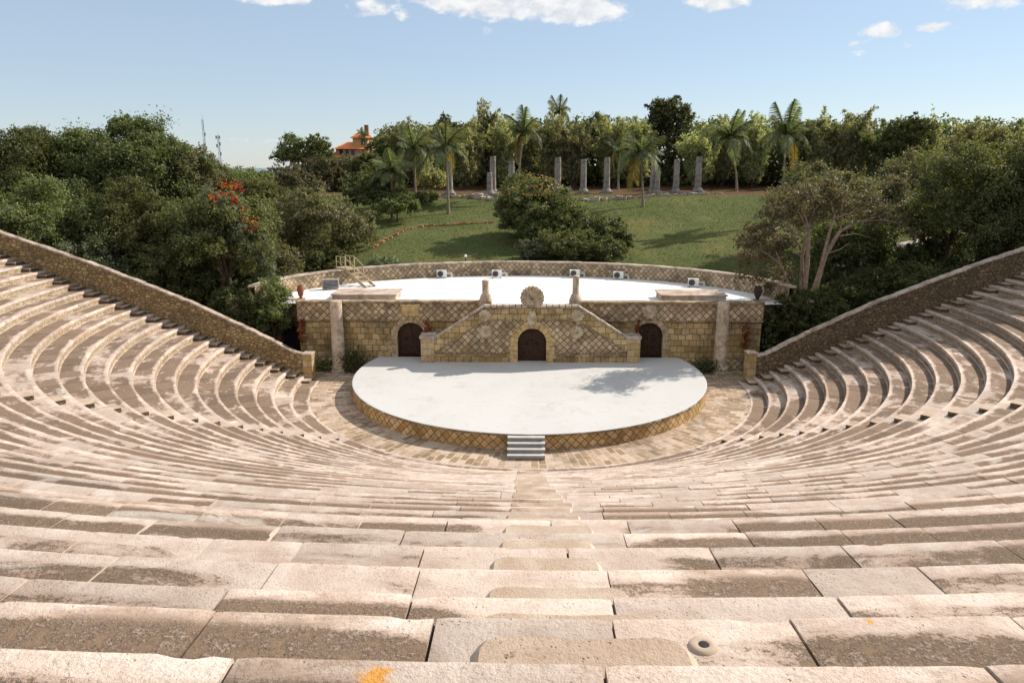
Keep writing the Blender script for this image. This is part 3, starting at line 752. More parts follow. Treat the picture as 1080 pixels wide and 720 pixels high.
# the two flights behind the parapet
for sgn, xa, xb in ((-1, -6.9, -2.9), (1, 3.3, 7.1)):
    b = MB(); nst = 11
    for k in range(nst):
        w = (xb-xa)/nst
        x0_ = xa+k*w if sgn < 0 else xb-(k+1)*w
        b.box((x0_, Y2+.345, .8), (x0_+w, FY-.15, 1.0+(k+1)*(3.7-1.0)/nst), 0)
    b.build('stair_flight', M['cornice'], bld)
b = MB(); b.box((-2.9, Y2+.345, 3.4), (3.3, FY+.6, 3.75), 0); b.build('landing', M['roofslab'], bld)
# dressed bands: foot, sloping parapets, top parapet
h = .82
for o_ in ([(-6.45, .81), (-1.3, .81), (-1.3, 1.42), (-6.45, 1.42)], [(1.75, .81), (6.7, .81), (6.7, 1.42), (1.75, 1.42)],
        [(-2.9, TZ-h), (3.27, TZ-h), (3.27, TZ-.005), (-2.9, TZ-.005)],
        [(-6.45, zt_(-6.45)-h-.1), (-2.91, TZ-h-.02), (-2.91, TZ-.005), (-6.45, zt_(-6.45)-.005)],
        [(3.28, TZ-h-.02), (6.7, zt_(6.7)-h-.1), (6.7, zt_(6.7)-.005), (3.28, TZ-.005)]):
    b = MB(); b.prism(o_, Y2-.05, Y2-.003); b.build('dressed_band', M['ashlar'], bld)
def strip(b, pts, hgt, y0, y1, lo=.35, hi=.7):
    for (xa, za), (xb, zb) in zip(pts, pts[1:]):
        L = math.hypot(xb-xa, zb-za); n = max(1, int(L/random.uniform(lo, hi)))
        for k in range(n):
            s0, s1 = k/n, (k+1)/n-.008; dz = random.uniform(-.015, .015); ov = random.uniform(0, .025)
            p = (xa+(xb-xa)*s0, za+(zb-za)*s0+dz); q = (xa+(xb-xa)*s1, za+(zb-za)*s1+dz)
            b.prism([p, q, (q[0], q[1]+hgt), (p[0], p[1]+hgt)], y0-ov, y1, 0)
b = MB(); strip(b, [(-6.5, zt_(-6.5)+.003), (-2.96, TZ+.003), (3.33, TZ+.003), (6.75, zt_(6.75)+.003)], .15, Y2-.12, Y2+.40); b.build('stair_coping', M['coping'], bld)
for o_ in ([(-6.4, zt_(-6.4)-h-.16), (-2.9, TZ-h-.08), (-.9, TZ-h-.08)], [(1.4, TZ-h-.08), (3.3, TZ-h-.08), (6.65, zt_(6.65)-h-.16)], [(-6.45, 1.42), (-1.35, 1.42)], [(1.8, 1.42), (6.7, 1.42)]):
    b = MB(); strip(b, o_, .08, Y2-.10, Y2-.002); b.build('moulding', M['cornice'], bld)
door(*DC, Y2+.38); surround(*DC, Y2, .46, M['quoin'], 11, 5)
for xa, xb in ((-7.32, -6.42), (6.7, 7.56)):
    b = MB(); b.box((xa, Y2-.12, .8), (xb, FY-.2, 2.52), 0); b.build('newel_pier', M['pier'], bld)
    b = MB(); b.box((xa-.07, Y2-.19, 2.52), (xb+.07, FY-.16, 2.68), 0, jit=.015); b.build('newel_cap', M['coping'], bld)
for xc in (-2.95, 3.3): rosette(xc, 4.12, .42, Y2-.05, M['carved'], 9)
for xc in (-2.9, 3.25): rosette(xc, 2.98, .47, Y2, M['carved'], 12)
rosette(.24, 3.92, .55, Y2-.06, M['carved'], 6, 'keystone_emblem', .62)
# scallop shell crest
b = MB(); n = 72; rows = []; rc = .74; sc = (.24, 5.42)
for q in (.02, .3, .55, .8, .97, 1.0):
    row = []
    for k in range(n+1):
        t = -PI*.32+(PI*1.64)*k/n; fl = .15*abs(math.sin(9.5*(t+PI*.32)))*q
        row.append((sc[0]+(rc*q*(1+fl*.7))*math.cos(t), Y2+.02-.13*math.sin(PI*min(q, .98))-fl*1.3, sc[1]-.12+(rc*q*(1+fl*.7))*math.sin(t)))
    rows.append(row)
b.grid(rows, 0, smooth=True)
back = [[(x, Y2+.28, z) for x, y, z in rows[-1]], rows[-1]]; b.grid(back, 0); b.face([(x, Y2+.28, z) for x, y, z in rows[-1]][::-1], 0)
b.box((sc[0]-.45, Y2-.10, TZ+.14), (sc[0]+.45, Y2+.34, TZ+.34), 0); b.box((sc[0]-.27, Y2-.06, TZ+.33), (sc[0]+.27, Y2+.3, TZ+.52), 0)
b.build('shell_crest', M['carved'], bld)
for xc, hh in ((-2.97, 1.42), (3.25, 1.75)):
    b = MB(); b.box((xc-.42, FY-.2, 4.5), (xc+.42, FY+.6, 4.86), 0)
    b.lathe([(.44, 0), (.44, .06), (.40, .14), (.34, .36), (.26, .46), (.235, .5), (.23, hh-.15), (.25, hh-.10), (.22, hh-.03), (.1, hh), (0, hh)], (xc, FY+.2, 4.86), 14, 0, True, .02)
    b.build('finial', M['column'], bld)
# roof, rear parapet ring and back wall
RC = (-.5, FY); RA, RB = 18.6, 14.0
def el(t, k=0): return (RC[0]-(RA+k)*math.cos(t), RC[1]+(RB+k)*math.sin(t))
ts = [rad(-6)+rad(192)*k/90 for k in range(91)]
b = MB(); pts = [el(t, .1) for t in ts if el(t)[1] > FY+.42]
pts = [(-16, FY+.42)] + [p for p in pts] + [(16.1, FY+.42)]
b.face([(x, y, 4.56) for x, y in pts][::-1], 0); b.build('roof', M['roofwhite'], bld)
def ringwall(k0, k1, z0, z1, t0, t1, mat, name, n=100):
    tt = [t0+(t1-t0)*k/n for k in range(n+1)]
    arc = [0]
    for a_, b_ in zip(tt, tt[1:]):
        p, q = el(a_), el(b_); arc.append(arc[-1]+math.hypot(p[0]-q[0], p[1]-q[1]))
    b = MB()
    inn = [[(*el(t, k0), z) for t in tt] for z in (z0, z1)]; out = [[(*el(t, k1), z) for t in tt] for z in (z1, -1)]
    b.grid(inn, 0, [[(u, z) for u in arc] for z in (z0, z1)]); b.grid(out, 0, [[(u, z) for u in arc] for z in (z1, -1)]); b.grid([inn[1], out[0]], 0)
    return b.build(name, mat, bld)
ringwall(0, .45, 4.0, 5.66, rad(2), rad(177), M['diamond_small'], 'rear_parapet')
b = MB(); t = rad(2)
while t < rad(177):
    p = el(t); dt = random.uniform(.5, 1.0)/math.hypot(RA*math.sin(t), RB*math.cos(t)); t2 = min(rad(177), t+dt)
    z = 5.66+random.uniform(-.012, .012); o = [el(t+.0006, -.05), el(t2-.0006, -.05), el(t2-.0006, .5), el(t+.0006, .5)]
    b.vprism(o[::-1], z, z+.13, 0, .015); t = t2
b.build('parapet_coping', M['coping'], bld)
# recessed end wings
for xa, xb, xd, xe in ((-21.6, -16, -17.15, -21.6), (16.1, 20.2, 17.2, 20.2)):
    b = MB(); wall_with_doors(b, xa, xb, -.2, 3.3, 5.3, [(xd, 1.5, 0, 2.75)], 0, .6)
    b.face([(xe, 5.3, -.2), (xe, 9, -.2), (xe, 9, 4.5), (xe, 5.3, 4.5)] if xe > 0 else [(xe, 9, -.2), (xe, 5.3, -.2), (xe, 5.3, 4.5), (xe, 9, 4.5)])
    b.build('end_wing_wall', M['wing_stone'], bld)
    xa2, xb2 = (xa-.05, xb-.06) if xa < 0 else (xa+.06, xb+.05)
    b = MB(); b.box((xa2, 5.22, 3.3), (xb2, 5.8, 4.5), 0); b.build('end_wing_frieze', M['diamond'], bld)
    b = MB(); stones(b, xa2, xb2, 5.15, 5.85, 4.505, 4.65); b.build('end_wing_coping', M['coping'], bld)
    b = MB(); b.face([(xd-1.05, 5.95, 0), (xd+1.05, 5.95, 0), (xd+1.05, 5.95, 3), (xd-1.05, 5.95, 3)]); b.build('passage_dark', M['dark'], bld)  # black sheet painting in the darkness of the open passage
# low roof slabs
def hatch(x0, x1, y0, y1, lab):
    t = thing('roof_slab', lab, 'roof hatch', ((x0+x1)/2, (y0+y1)/2, 4.56))
    b = MB(); b.box((x0+.1, y0+.1, 4.5), (x1-.1, y1-.1, 4.98), 0); b.build('curb', M['roofslab'], t)
    b = MB(); b.box((x0, y0, 4.98), (x1, y1, 5.08), 0, jit=.01); b.build('cover', M['roofslab'], t)
hatch(-14.0, -9.3, 4.75, 7.2, 'low brown concrete hatch on the white roof above the left door, beside the grey box')
hatch(9.3, 14.0, 4.75, 7.2, 'low brown concrete hatch on the white roof above the right column')

# urns on the roof corners
def urn(px, py, mat, lab, s=1):
    q = at(px, py, 5.0)
    t = thing('urn', lab, 'urn', (q.x, 5.0, 4.66))
    b = MB(); b.box((q.x-.28*s, 4.72, 4.5), (q.x+.28*s, 5.28, 4.74), 0); b.build('foot', M['cornice'], t)
    b = MB(); b.lathe([(.16*s, .08), (.13*s, .16), (.24*s, .32), (.33*s, .62), (.34*s, .80), (.26*s, .95), (.30*s, 1.03), (.25*s, 1.04), (.2*s, .9), (0, .85)], (q.x, 5.0, 4.66), 16, 0); b.build('bowl', mat, t)
urn(317, 308, M['terracotta'], 'small terracotta urn on the left corner of the stage house roof', .72)
urn(799, 313, M['urn_dark'], 'blackened urn on the right corner of the stage house roof', .85)

# air conditioners ---------------------------------------------------------
def aircon(px, py, rot, lab, grey=False):
    q = atz(px, py, 4.56)
    t = thing('air_conditioner', lab, 'air conditioner', (q.x, q.y, 4.56), None if grey else 'air conditioners along the rear parapet')
    m = M['ac_grey'] if grey else M['ac_white']; w, h_, d = (.62, .72, .5) if grey else (.42, .58, .3)
    b = MB(); b.box((q.x-w, q.y-d/2, 4.64), (q.x+w, q.y+d/2, 4.64+h_), 0); b.build('casing', m, t)
    for xx in (-.35, .35):
        b = MB(); b.box((q.x+xx-.05, q.y-d/2-.03, 4.56), (q.x+xx+.05, q.y+d/2+.03, 4.64), 0); b.build('foot', M['ac_grey'], t)
    if not grey:
        b = MB(); n = 20; c = (q.x-.12, q.y-d/2-.006, 4.64+h_/2)
        b.face([(c[0]+.245*math.cos(2*PI*k/n), c[1], c[2]+.245*math.sin(2*PI*k/n)) for k in range(n)], 0)
        gr = b.build('fan_grille', M['dark'], t)
        for rr_ in (.09, .17, .25):
            r_ = MB(); r_.tube([(c[0]+rr_*math.cos(2*PI*k/16), c[1]-.01, c[2]+rr_*math.sin(2*PI*k/16)) for k in range(17)], .012, 4); r_.build('grille_ring', M['ac_grey'], gr)
        b = MB(); b.tube([(q.x+w, q.y, 4.9), (q.x+w+.35, q.y+.02, 4.9), (q.x+w+.4, q.y+.02, 4.6)], .035, 6); b.tube([(q.x+w, q.y, 5.0), (q.x+w+.42, q.y+.05, 5.0), (q.x+w+.47, q.y+.05, 4.6)], .03, 6); b.build('pipe', m, t)
    else:
        b = MB()
        for k in range(6): b.box((q.x-w+.06, q.y-d/2-.012, 4.72+k*.1), (q.x+w-.06, q.y-d/2-.002, 4.76+k*.1), 0)
        b.build('louvre', M['dark'], t)
    t.rotation_euler.z = rot
aircon(466, 293, .05, 'white air conditioner on the roof nearest the wooden stile')
aircon(524, 293, 0, 'white air conditioner on the roof between the left finial and the shell crest')
aircon(606, 292.5, 0, 'white air conditioner on the roof straight behind the right finial')
aircon(652, 294.5, -.1, 'small white air conditioner on the roof, next one right of the right finial')
aircon(731, 302.5, -.25, 'white air conditioner on the roof beside the right concrete hatch')
aircon(349, 305, .2, 'grey louvred metal box on the roof behind the left concrete hatch', True)
# wooden stile over the parapet -------------------------------------------
qb = atz(391, 303, 4.56); qt = el(math.acos((RC[0]+14.4)/RA), .1); qt = Vector((qt[0], qt[1], 5.85))
q1 = at(366, 284, qt.y); qt = Vector((q1.x, qt.y, 5.86))
sw = thing('wooden_stile', 'yellow timber stair with handrails climbing over the left end of the rear parapet', 'stairs', (qb.x, qb.y, 4.56))
dv = (qb-qt); dv.z = 0; L = dv.length; u = dv.normalized(); nn = Vector((-u.y, u.x, 0))
def sl(s, o, z): p = qt+u*s+nn*o; return (p.x, p.y, z)
for o_ in (-.45, .45):
    b = MB(); b.face([sl(.4, o_-.03, 5.86), sl(L, o_-.03, 4.70), sl(L, o_-.03, 4.56), sl(L-.3, o_-.03, 4.56), sl(.4, o_-.03, 5.6)]); b.face([sl(.4, o_+.03, 5.86), sl(L, o_+.03, 4.70), sl(L, o_+.03, 4.56), sl(L-.3, o_+.03, 4.56), sl(.4, o_+.03, 5.6)][::-1])
    b.face([sl(.4, o_-.03, 5.86), sl(.4, o_+.03, 5.86), sl(L, o_+.03, 4.70), sl(L, o_-.03, 4.70)]); b.build('stringer', M['timber'], sw)
    b = MB(); b.tube([sl(-.8, o_, 6.75), sl(.4, o_, 6.75), sl(L*.55, o_, 6.05)], .045, 5); b.tube([sl(-.8, o_, 6.3), sl(.4, o_, 6.3)], .03, 5); b.build('handrail', M['timber'], sw)
    for s_ in (-.8, -.2, .4, L*.52):
        b = MB(); b.tube([sl(s_, o_, 5.86 if s_ < .5 else 5.2), sl(s_, o_, 6.75 if s_ < .5 else 6.1)], .04, 5); b.build('post', M['timber'], sw)
for k in range(5):
    s_ = .55+(L-.7)*k/4; z = 5.78-(5.78-4.72)*k/4
    b = MB(); P8 = [sl(s_-.12, -.5, z), sl(s_+.12, -.5, z), sl(s_+.12, .5, z), sl(s_-.12, .5, z)]
    b.vprism([(p[0], p[1]) for p in P8], z-.04, z, 0); b.build('tread', M['timber'], sw)
b = MB(); P8 = [sl(-.9, -.55, 0), sl(.45, -.55, 0), sl(.45, .55, 0), sl(-.9, .55, 0)]; b.vprism([(p[0], p[1]) for p in P8], 5.80, 5.86, 0); b.build('platform', M['timber'], sw)
# lamp on the parapet
q = at(491, 277, 17.85); q.z = 5.79
lp = thing('parapet_lamp', 'tiny white lamp on a short post on the rear parapet', 'lamp', (q.x, 17.85, 5.79))
b = MB(); b.lathe([(.05, 0), (.04, .1), (.04, .32), (.0, .32)], (q.x, 17.85, 5.79), 8, 0); b.build('post', M['iron'], lp)
b = MB(); b.lathe([(.03, .30), (.13, .36), (.15, .46), (.09, .56), (0, .58)], (q.x, 17.85, 5.79), 12, 0); b.build('lamp_head', M['ac_white'], lp)

# ------------------------------------------------------------------ vegetation
def unit(v): return v/np.maximum(1e-6, np.linalg.norm(v, axis=-1, keepdims=True))
def leaf_quads(rng, c, nrm, ln, wd, droop=.0):
    n = len(c); r = unit(rng.normal(size=(n, 3))); r[:, 2] -= droop
    a = unit(np.cross(nrm, np.cross(r, nrm)+1e-4)); b = np.cross(nrm, a)
    l = (ln*rng.uniform(.6, 1.3, n))[:, None]; w = (wd*rng.uniform(.6, 1.3, n))[:, None]
    return np.stack([c-a*l*.5, c+b*w*.5-a*l*.05, c+a*l*.5, c-b*w*.5-a*l*.05], 1)
def lobe_leaves(rng, lobes, n, ln, wd, inner=.2, flat=.8, up=.35, droop=.2, tw=16, reach=1.3):
    """leaves in twig-sized tufts spread over each lobe, a few inside"""
    L = np.array([(*c, r) for c, r in lobes]); w = L[:, 3]**2; w /= w.sum()
    k = rng.choice(len(L), n, p=w); d = unit(rng.normal(size=(n, 3)))
    T = unit(rng.normal(size=(len(L), tw, 3))); tq = rng.uniform(.72, reach, (len(L), tw)); ts = rng.uniform(.10, .26, (len(L), tw))
    j = rng.integers(0, tw, n)
    T[..., 2] = np.where((T[..., 2] < -.35) & (rng.random(T.shape[:2]) < .6), -T[..., 2], T[..., 2])
    ins = rng.random(n) < inner
    dt = T[k, j]; off = dt*tq[k, j][:, None]+rng.normal(size=(n, 3))*ts[k, j][:, None]
    q = rng.uniform(.2, .85, n); off = np.where(ins[:, None], d*q[:, None], off)
    off *= L[k, 3][:, None]; off[:, 2] *= flat
    c = L[k, :3]+off
    nm = unit(dt*.6+rng.normal(size=(n, 3))*.6+np.array([0, 0, up]))
    return leaf_quads(rng, c, nm, ln, wd, droop)
def make_lobes(rng, c, rx, ry, rz, n, rl, low=-.35, sprig=8):
    out = []; rm = min(rx, ry, rz*1.2)
    for k in range(n):
        z = 1-(1-low)*(k+.5)/n; t = 2.39996*k+rng.uniform(-.5, .5); s = math.sqrt(max(0, 1-z*z)); q = rng.uniform(.55, .85)
        out.append(((c[0]+rx*s*math.cos(t)*q, c[1]+ry*s*math.sin(t)*q, c[2]+rz*z*q), rm*rl*rng.uniform(.65, 1.3)))
    out.append(((c[0], c[1], c[2]), rm*.55))
    for k in range(sprig):
        z = rng.uniform(-.2, 1); t = rng.uniform(0, 2*PI); s = math.sqrt(1-min(1, z*z)); q = rng.uniform(.82, 1.0)
        out.append(((c[0]+rx*s*math.cos(t)*q, c[1]+ry*s*math.sin(t)*q, c[2]+rz*z*q), rm*rl*rng.uniform(.2, .4)))
    return out
def limbs(b, rng, base, H, r, targets, fork=.35, lean=(0, 0), n=6):
    top = Vector((lean[0], lean[1], H*fork))
    b.tube([(0, 0, -.4), (lean[0]*.2, lean[1]*.2, H*fork*.4), top], [r*1.25, r, r*.8], 8, 0)
    for tg in targets:
        tg = Vector(tg); m = top.lerp(tg, .5)+Vector((rng.uniform(-.06, .06)*H, rng.uniform(-.06, .06)*H, .03*H))
        b.tube([top-Vector((0, 0, .1)), m, tg], [r*.6, r*.38, r*.12], n, 0, False)
seedc = [0]
def tree(kind, px, topy, Y, wpx, label, cat='tree', leaf=None, group=None, basey=None, name=None, dens=1.0, lsize=1.0, depth=1.0, low=None):
    seedc[0] += 1; rng = np.random.default_rng(1000+seedc[0])
    wpx *= 1.1; p = at(px, topy, Y); gz = ground(p.x, Y) if basey is None else basey
    H = p.z-gz; dist = Y+CD; ppm = FPX/dist; rx = wpx/2/ppm; ry = rx*depth
    spec = dict(broad=(.58, .44, 16, .42, 'leaf_dark', 'bark'), airy=(.62, .40, 15, .34, 'leaf_mid', 'bark'), bamboo=(.55, .48, 20, .30, 'leaf_bamboo', 'bark'),
                umbrella=(.74, .28, 20, .30, 'leaf_brown', 'bark_pale'), bush=(.46, .54, 18, .40, 'leaf_mid', 'bark'), hill=(.5, .5, 30, .30, 'leaf_olive', 'bark'))[kind]
    zc, zr, nl, rl, lm, bm = spec
    if leaf: lm = leaf
    cz, rz = H*zc, H*zr
    if low is not None: cz, rz = (H+low)/2, (H-low)/2
    t = thing(name or ('bush' if kind == 'bush' else 'bamboo_clump' if kind == 'bamboo' else 'tree'), label, cat, (p.x, Y, gz), group)
    lobes = make_lobes(rng, (0, 0, cz), rx*.86, ry*.86, rz*.88, nl, rl, -.2 if kind == 'umbrella' else -.75 if kind in ('bush', 'hill') else -.45, 12 if kind != 'bush' else 6)
    if kind == 'bamboo':    # tall plumes that lean outwards and nod at the tip
        lobes = []
        for k in range(24):
            a = rng.uniform(0, 2*PI); o = rx*rng.uniform(.05, .8); hh = H*(1-.30*(o/rx)**2)*rng.uniform(.62, 1.06); nod = rng.uniform(.1, .32)*rx; a2 = a+rng.uniform(-1, 1)
            for s in np.linspace(.3, 1, 9):
                z = hh*(s-.10*max(0, s-.8)**1.5*8)
                lobes.append(((math.cos(a)*o*s**1.5+math.cos(a2)*nod*s**5, math.sin(a)*o*s**1.5+math.sin(a2)*nod*s**5, z), rx*(.22-.155*s**1.6)))
    area = sum(r*r for _, r in lobes)
    px_area = area*ppm*ppm
    n = int(min(60000, max(2500, px_area*6.0*dens)))
    ls = (2.5/ppm)*lsize; ls = max(.12, min(.5, ls))
    V = lobe_leaves(rng, lobes, n, ls*1.9, ls*.42, .2, 1.0, .45, 1.1, 10, 1.75) if kind == 'bamboo' else lobe_leaves(rng, lobes, n, ls*1.25, ls*.62, .22, .82, .35, .25)
    quads_mesh('crown', V, M[lm], t)
    b = MB(); r = max(.09, H*.022)
    tg = [c for c, _ in lobes[:(9 if kind != 'bush' else 4)]]
    if kind == 'bamboo':
        for k in range(9):
            c = lobes[k*18+7][0]; b.tube([(c[0]*.12, c[1]*.12, -.3), (c[0]*.35, c[1]*.35, H*.4), (c[0]*.95, c[1]*.95, c[2]*.95)], [.09, .08, .03], 5, 0, False)
    else: limbs(b, rng, None, H, r, tg, .3 if kind in ('bush', 'hill') else .38)
    b.build('trunk', M[bm], t, origin=(0, 0, 0))
    return t, lobes, H

# --- far treeline behind the ruined columns (bamboo and broadleaf), left to right
TL = [
 ('broad', 406, 131, 74, 20, 'dark rounded tree at the right shoulder of the orange roofed house', 'leaf_mid'),
 ('bamboo', 424, 121, 70, 34, 'olive feathery clump second along the ridge from the orange roofed house', None),
 ('bamboo', 444, 124, 72, 38, 'olive feathery clump above the two leftmost palms', None),
 ('broad', 470, 113, 78, 22, 'thin dark treetop poking above the palm beside the leftmost column', 'leaf_dark'),
 ('bamboo', 490, 122, 66, 46, 'drooping yellow green clump just right of the palm by the leftmost column', None),
 ('bamboo', 512, 102, 72, 40, 'tall wispy bamboo clump above the pair of columns left of the round bush', None),
 ('bamboo', 533, 116, 70, 34, 'bamboo clump immediately left of the palm above the round bush', None),
 ('bamboo', 560, 122, 74, 38, 'shadowy bamboo clump behind the palm above the round bush', None),
 ('bamboo', 583, 110, 70, 42, 'bamboo clump with nodding tips behind the column right of the round bush', None),
 ('bamboo', 606, 122, 68, 42, 'full olive bamboo clump behind the two middle columns', None),
 ('broad', 632, 116, 80, 30, 'dark flat topped tree peeping over the bamboo between the middle columns', 'leaf_dark'),
 ('bamboo', 648, 118, 70, 42, 'olive bamboo clump left of the palm standing out on the lawn', None),
 ('bamboo', 676, 118, 72, 40, 'bamboo clump directly behind the palm standing out on the lawn', None),
 ('bamboo', 742, 122, 68, 50, 'pale olive bamboo clump behind the two rightmost columns', None),
 ('bamboo', 766, 116, 74, 36, 'bamboo clump behind the palm right of the columns', None),
 ('bamboo', 800, 115, 72, 44, 'bright bamboo clump in the gap between the two right hand palms', None),
 ('bamboo', 848, 122, 70, 46, 'shady bamboo clump behind the rightmost palm', 'leaf_mid'),
 ('bamboo', 872, 113, 68, 46, 'yellow green bamboo clump on the skyline right of the rightmost palm', None),
 ('bamboo', 905, 112, 66, 50, 'tall soft bamboo clump on the skyline above the pale trunked tree', None),
 ('bamboo', 938, 122, 64, 44, 'deep green bamboo clump in a dip of the skyline right of the soft bamboo', 'leaf_mid'),
 ('airy', 962, 117, 62, 40, 'dark loose tree with ragged top at the right skyline', 'leaf_dark'),
 ('bamboo', 992, 106, 66, 20, 'narrow spire of foliage sticking up from the right skyline', None),
 ('bamboo', 1022, 124, 58, 54, 'yellow green clump with flat spray on top on the right skyline', None),
 ('bamboo', 1066, 126, 54, 56, 'olive clump at the right edge of the picture on the skyline', None),
]
for kd, px, ty, Y, w, lab, lf in TL:
    tree(kd, px, ty, Y, w*1.25, lab, 'bamboo' if kd == 'bamboo' else 'tree', lf, dens=1.0)
# tall dark tree leaning above the treeline
tt, lb, H = tree('airy', 708, 96, 78, 48, 'tall dark tree rising highest above the bamboo near the middle right', 'tree', 'leaf_dark', dens=1.1, low=6)
# dark undergrowth filling the shade behind the columns
seed_ = np.random.default_rng(5)
lob = []
for k in range(290):
    px = 402+k*2.4; Y = 77+seed_.uniform(0, 7); p = at(px, 190, Y); gz = ground(p.x, Y)
    for h_ in (.6, 2.2, 4.2, 6.2, 8.0): lob.append(((p.x+seed_.uniform(-1, 1), Y+seed_.uniform(-1.5, 1.5), gz+h_*seed_.uniform(.85, 1.15)), seed_.uniform(1.1, 1.9)))
V = lobe_leaves(seed_, lob, 90000, .62, .38, .35); o = quads_mesh('undergrowth', V, M['leaf_dark']); structure(o, 'stuff')
o['label'] = 'dark undergrowth in the shade behind the ruined columns'

# --- left hand wood
LT = [
 ('broad', 20, 128, 14, 120, 'dark tree at the far left edge, top of the left wood', 'leaf_dark', None),
 ('broad', 82, 136, 16, 110, 'dark tree second from the left edge on the skyline', 'leaf_dark', None),
 ('broad', 138, 116, 18, 112, 'tallest dark tree of the left wood, ragged crown against the sky', 'leaf_dark', None),
 ('broad', 186, 142, 20, 66, 'tree with brownish top just left of the radio masts', 'leaf_olive', None),
 ('airy', 212, 158, 24, 60, 'leafy tree under the radio masts with a nodding right side', 'leaf_mid', None),
 ('broad', 28, 192, 6, 110, 'lighter green tree low behind the top of the left side wall', 'leaf_mid', None),
 ('broad', 78, 204, 7, 90, 'shadowed tree behind the left side wall, between the lighter ones', 'leaf_dark', None),
 ('airy', 122, 186, 8, 110, 'bright mid green spreading tree in the middle of the left wood', 'leaf_mid', None),
 ('broad', 170, 206, 9, 84, 'dark tree left of the red flowering tree', 'leaf_dark', None),
 ('airy', 160, 250, 5.5, 80, 'low leafy tree hanging over the left side wall', 'leaf_mid', None),
 ('airy', 96, 246, 5.5, 96, 'low grey green tree behind the left side wall, near its upper part', 'leaf_grey', None),
]
for kd, px, ty, Y, w, lab, lf, by in LT:
    tree(kd, px, ty, Y, w, lab, 'tree', lf, dens=1.0, low=.3 if ty > 180 else None, lsize=1.0)
# red flowering tree: drooping foliage curtain, bare trunk showing
tf, lb, H = tree('airy', 232, 192, 8.2, 118, 'drooping vine draped tree topped with scarlet flowers beside the left side wall', 'tree', 'leaf_mid', name='flowering_tree', dens=.9, low=2.6)
rng = np.random.default_rng(77)
base = np.array(tf.location)
ext = []
for (px, py, Y, r) in ((268, 262, 7.4, .9), (280, 280, 7.2, .8), (288, 298, 6.9, .75), (296, 312, 6.7, .6), (250, 240, 7.0, .9), (300, 326, 6.6, .35), (240, 222, 7, .9), (222, 216, 7, .9), (276, 300, 7.4, .6)):
    p = at(px, py, Y); ext.append((tuple(np.array(p)-base), r))
V = lobe_leaves(rng, ext, 9000, .24, .12, .25, 1.1, .2, 1.0); quads_mesh('hanging_foliage', V, M['leaf_grey'], tf)
for px, py, n_, mt, sp_ in ((237, 193, 26, 'flower', .22), (246, 197, 30, 'flower', .25), (253, 196, 18, 'flower', .18), (226, 209, 40, 'flower', .32), (233, 206, 24, 'flower', .22), (246, 208, 40, 'flower', .28), (249, 211, 24, 'flower', .2), (222, 211, 16, 'flower', .2), (259, 224, 10, 'flower_orange', .2), (260, 231, 22, 'flower_orange', .28), (267, 233, 16, 'flower_orange', .22), (266, 239, 26, 'flower', .22), (258, 222, 8, 'flower_orange', .2)):
    n_ = n_*2//3; p = at(px, py, 6.2); c = np.array(p)-base+rng.normal(size=(n_, 3))*sp_*.9
    V = leaf_quads(rng, c, unit(rng.normal(size=(n_, 3))+np.array([0, -1, .5])), .16, .11); quads_mesh('blossoms', V, M[mt], tf)
# olive dome and slope shrubs between the wood and the lawn
tree('hill', 322, 198, 22, 160, 'big dome shaped olive bush with reddish top left of the lawn', 'bush', 'leaf_olive', name='bush', dens=1.1, low=-1)
tree('hill', 268, 186, 30, 110, 'olive scrub rising between the flowering tree and the domed bush', 'bush', 'leaf_mid', name='bush', low=-1)
tree('hill', 300, 172, 52, 90, 'light olive thicket below the two ridge trees near the house', 'bush', 'leaf_olive', name='bush', low=-1)
tree('hill', 340, 164, 60, 58, 'light olive thicket just below the left part of the orange roofed house', 'bush', 'leaf_olive', name='bush', low=-1)
tree('hill', 385, 153, 62, 34, 'olive thicket hiding the right foot of the orange roofed house', 'bush', 'leaf_mid', name='bush', low=-1)
tree('hill', 248, 172, 44, 100, 'distant green thicket below the radio masts', 'bush', 'leaf_mid', name='bush', low=-1)
tree('broad', 392, 182, 40, 74, 'dark glossy tree between the domed bush and the leftmost palms', 'tree', 'leaf_dark', low=.3)
tree('broad', 418, 204, 36, 54, 'dark tree at the left edge of the lawn under the palms', 'tree', 'leaf_dark', low=.2)
tree('bush', 366, 240, 26, 70, 'dark shrub at the lower right foot of the domed bush', 'bush', 'leaf_olive', low=-.3)
tree('bush', 402, 268, 17.5, 44, 'thin scrubby shrub behind the parapet right of the wooden stile', 'bush', 'leaf_grey', low=-.3, dens=.5)
tree('bush', 346, 262, 17, 60, 'dark shrub behind the wooden stile', 'bush', 'leaf_dark', low=-.5)
tree('hill', 364, 162, 66, 44, 'low olive thicket right under the lowest orange roof', 'bush', 'leaf_olive', name='bush', low=-1)
tree('airy', 396, 138, 84, 22, 'small olive tree overlapping the right wall of the orange roofed house', 'tree', 'leaf_olive', low=0)
tree('airy', 307, 136, 92, 40, 'slender dark tree alone on the left ridge against the sky', 'tree', 'leaf_dark', dens=.7, low=.5)
tree('broad', 334, 138, 90, 34, 'rounded dark tree on the ridge touching the orange roofed house', 'tree', 'leaf_dark', low=.3)
tree('bush', 462, 224, 44, 40, 'grey green shrub in the bed at the palm foot on the left lawn', 'bush', 'leaf_grey', low=-.2)
tree('bush', 498, 228, 44, 46, 'low clipped shrub row in the orange edged bed on the lawn', 'bush', 'leaf_mid', low=-.2, depth=.4)
tree('bush', 444, 200, 46, 44, 'bushy shrub behind the orange edged bed on the lawn', 'bush', 'leaf_mid', low=-.2)
tree('bush', 456, 176, 54, 36, 'fan leaved green shrub left of the leftmost column', 'bush', 'leaf_bamboo', low=.2)
tree('bush', 519, 207, 50, 15, 'small round shrub at the left foot of the big round bush', 'bush', 'leaf_dark', low=-.2)
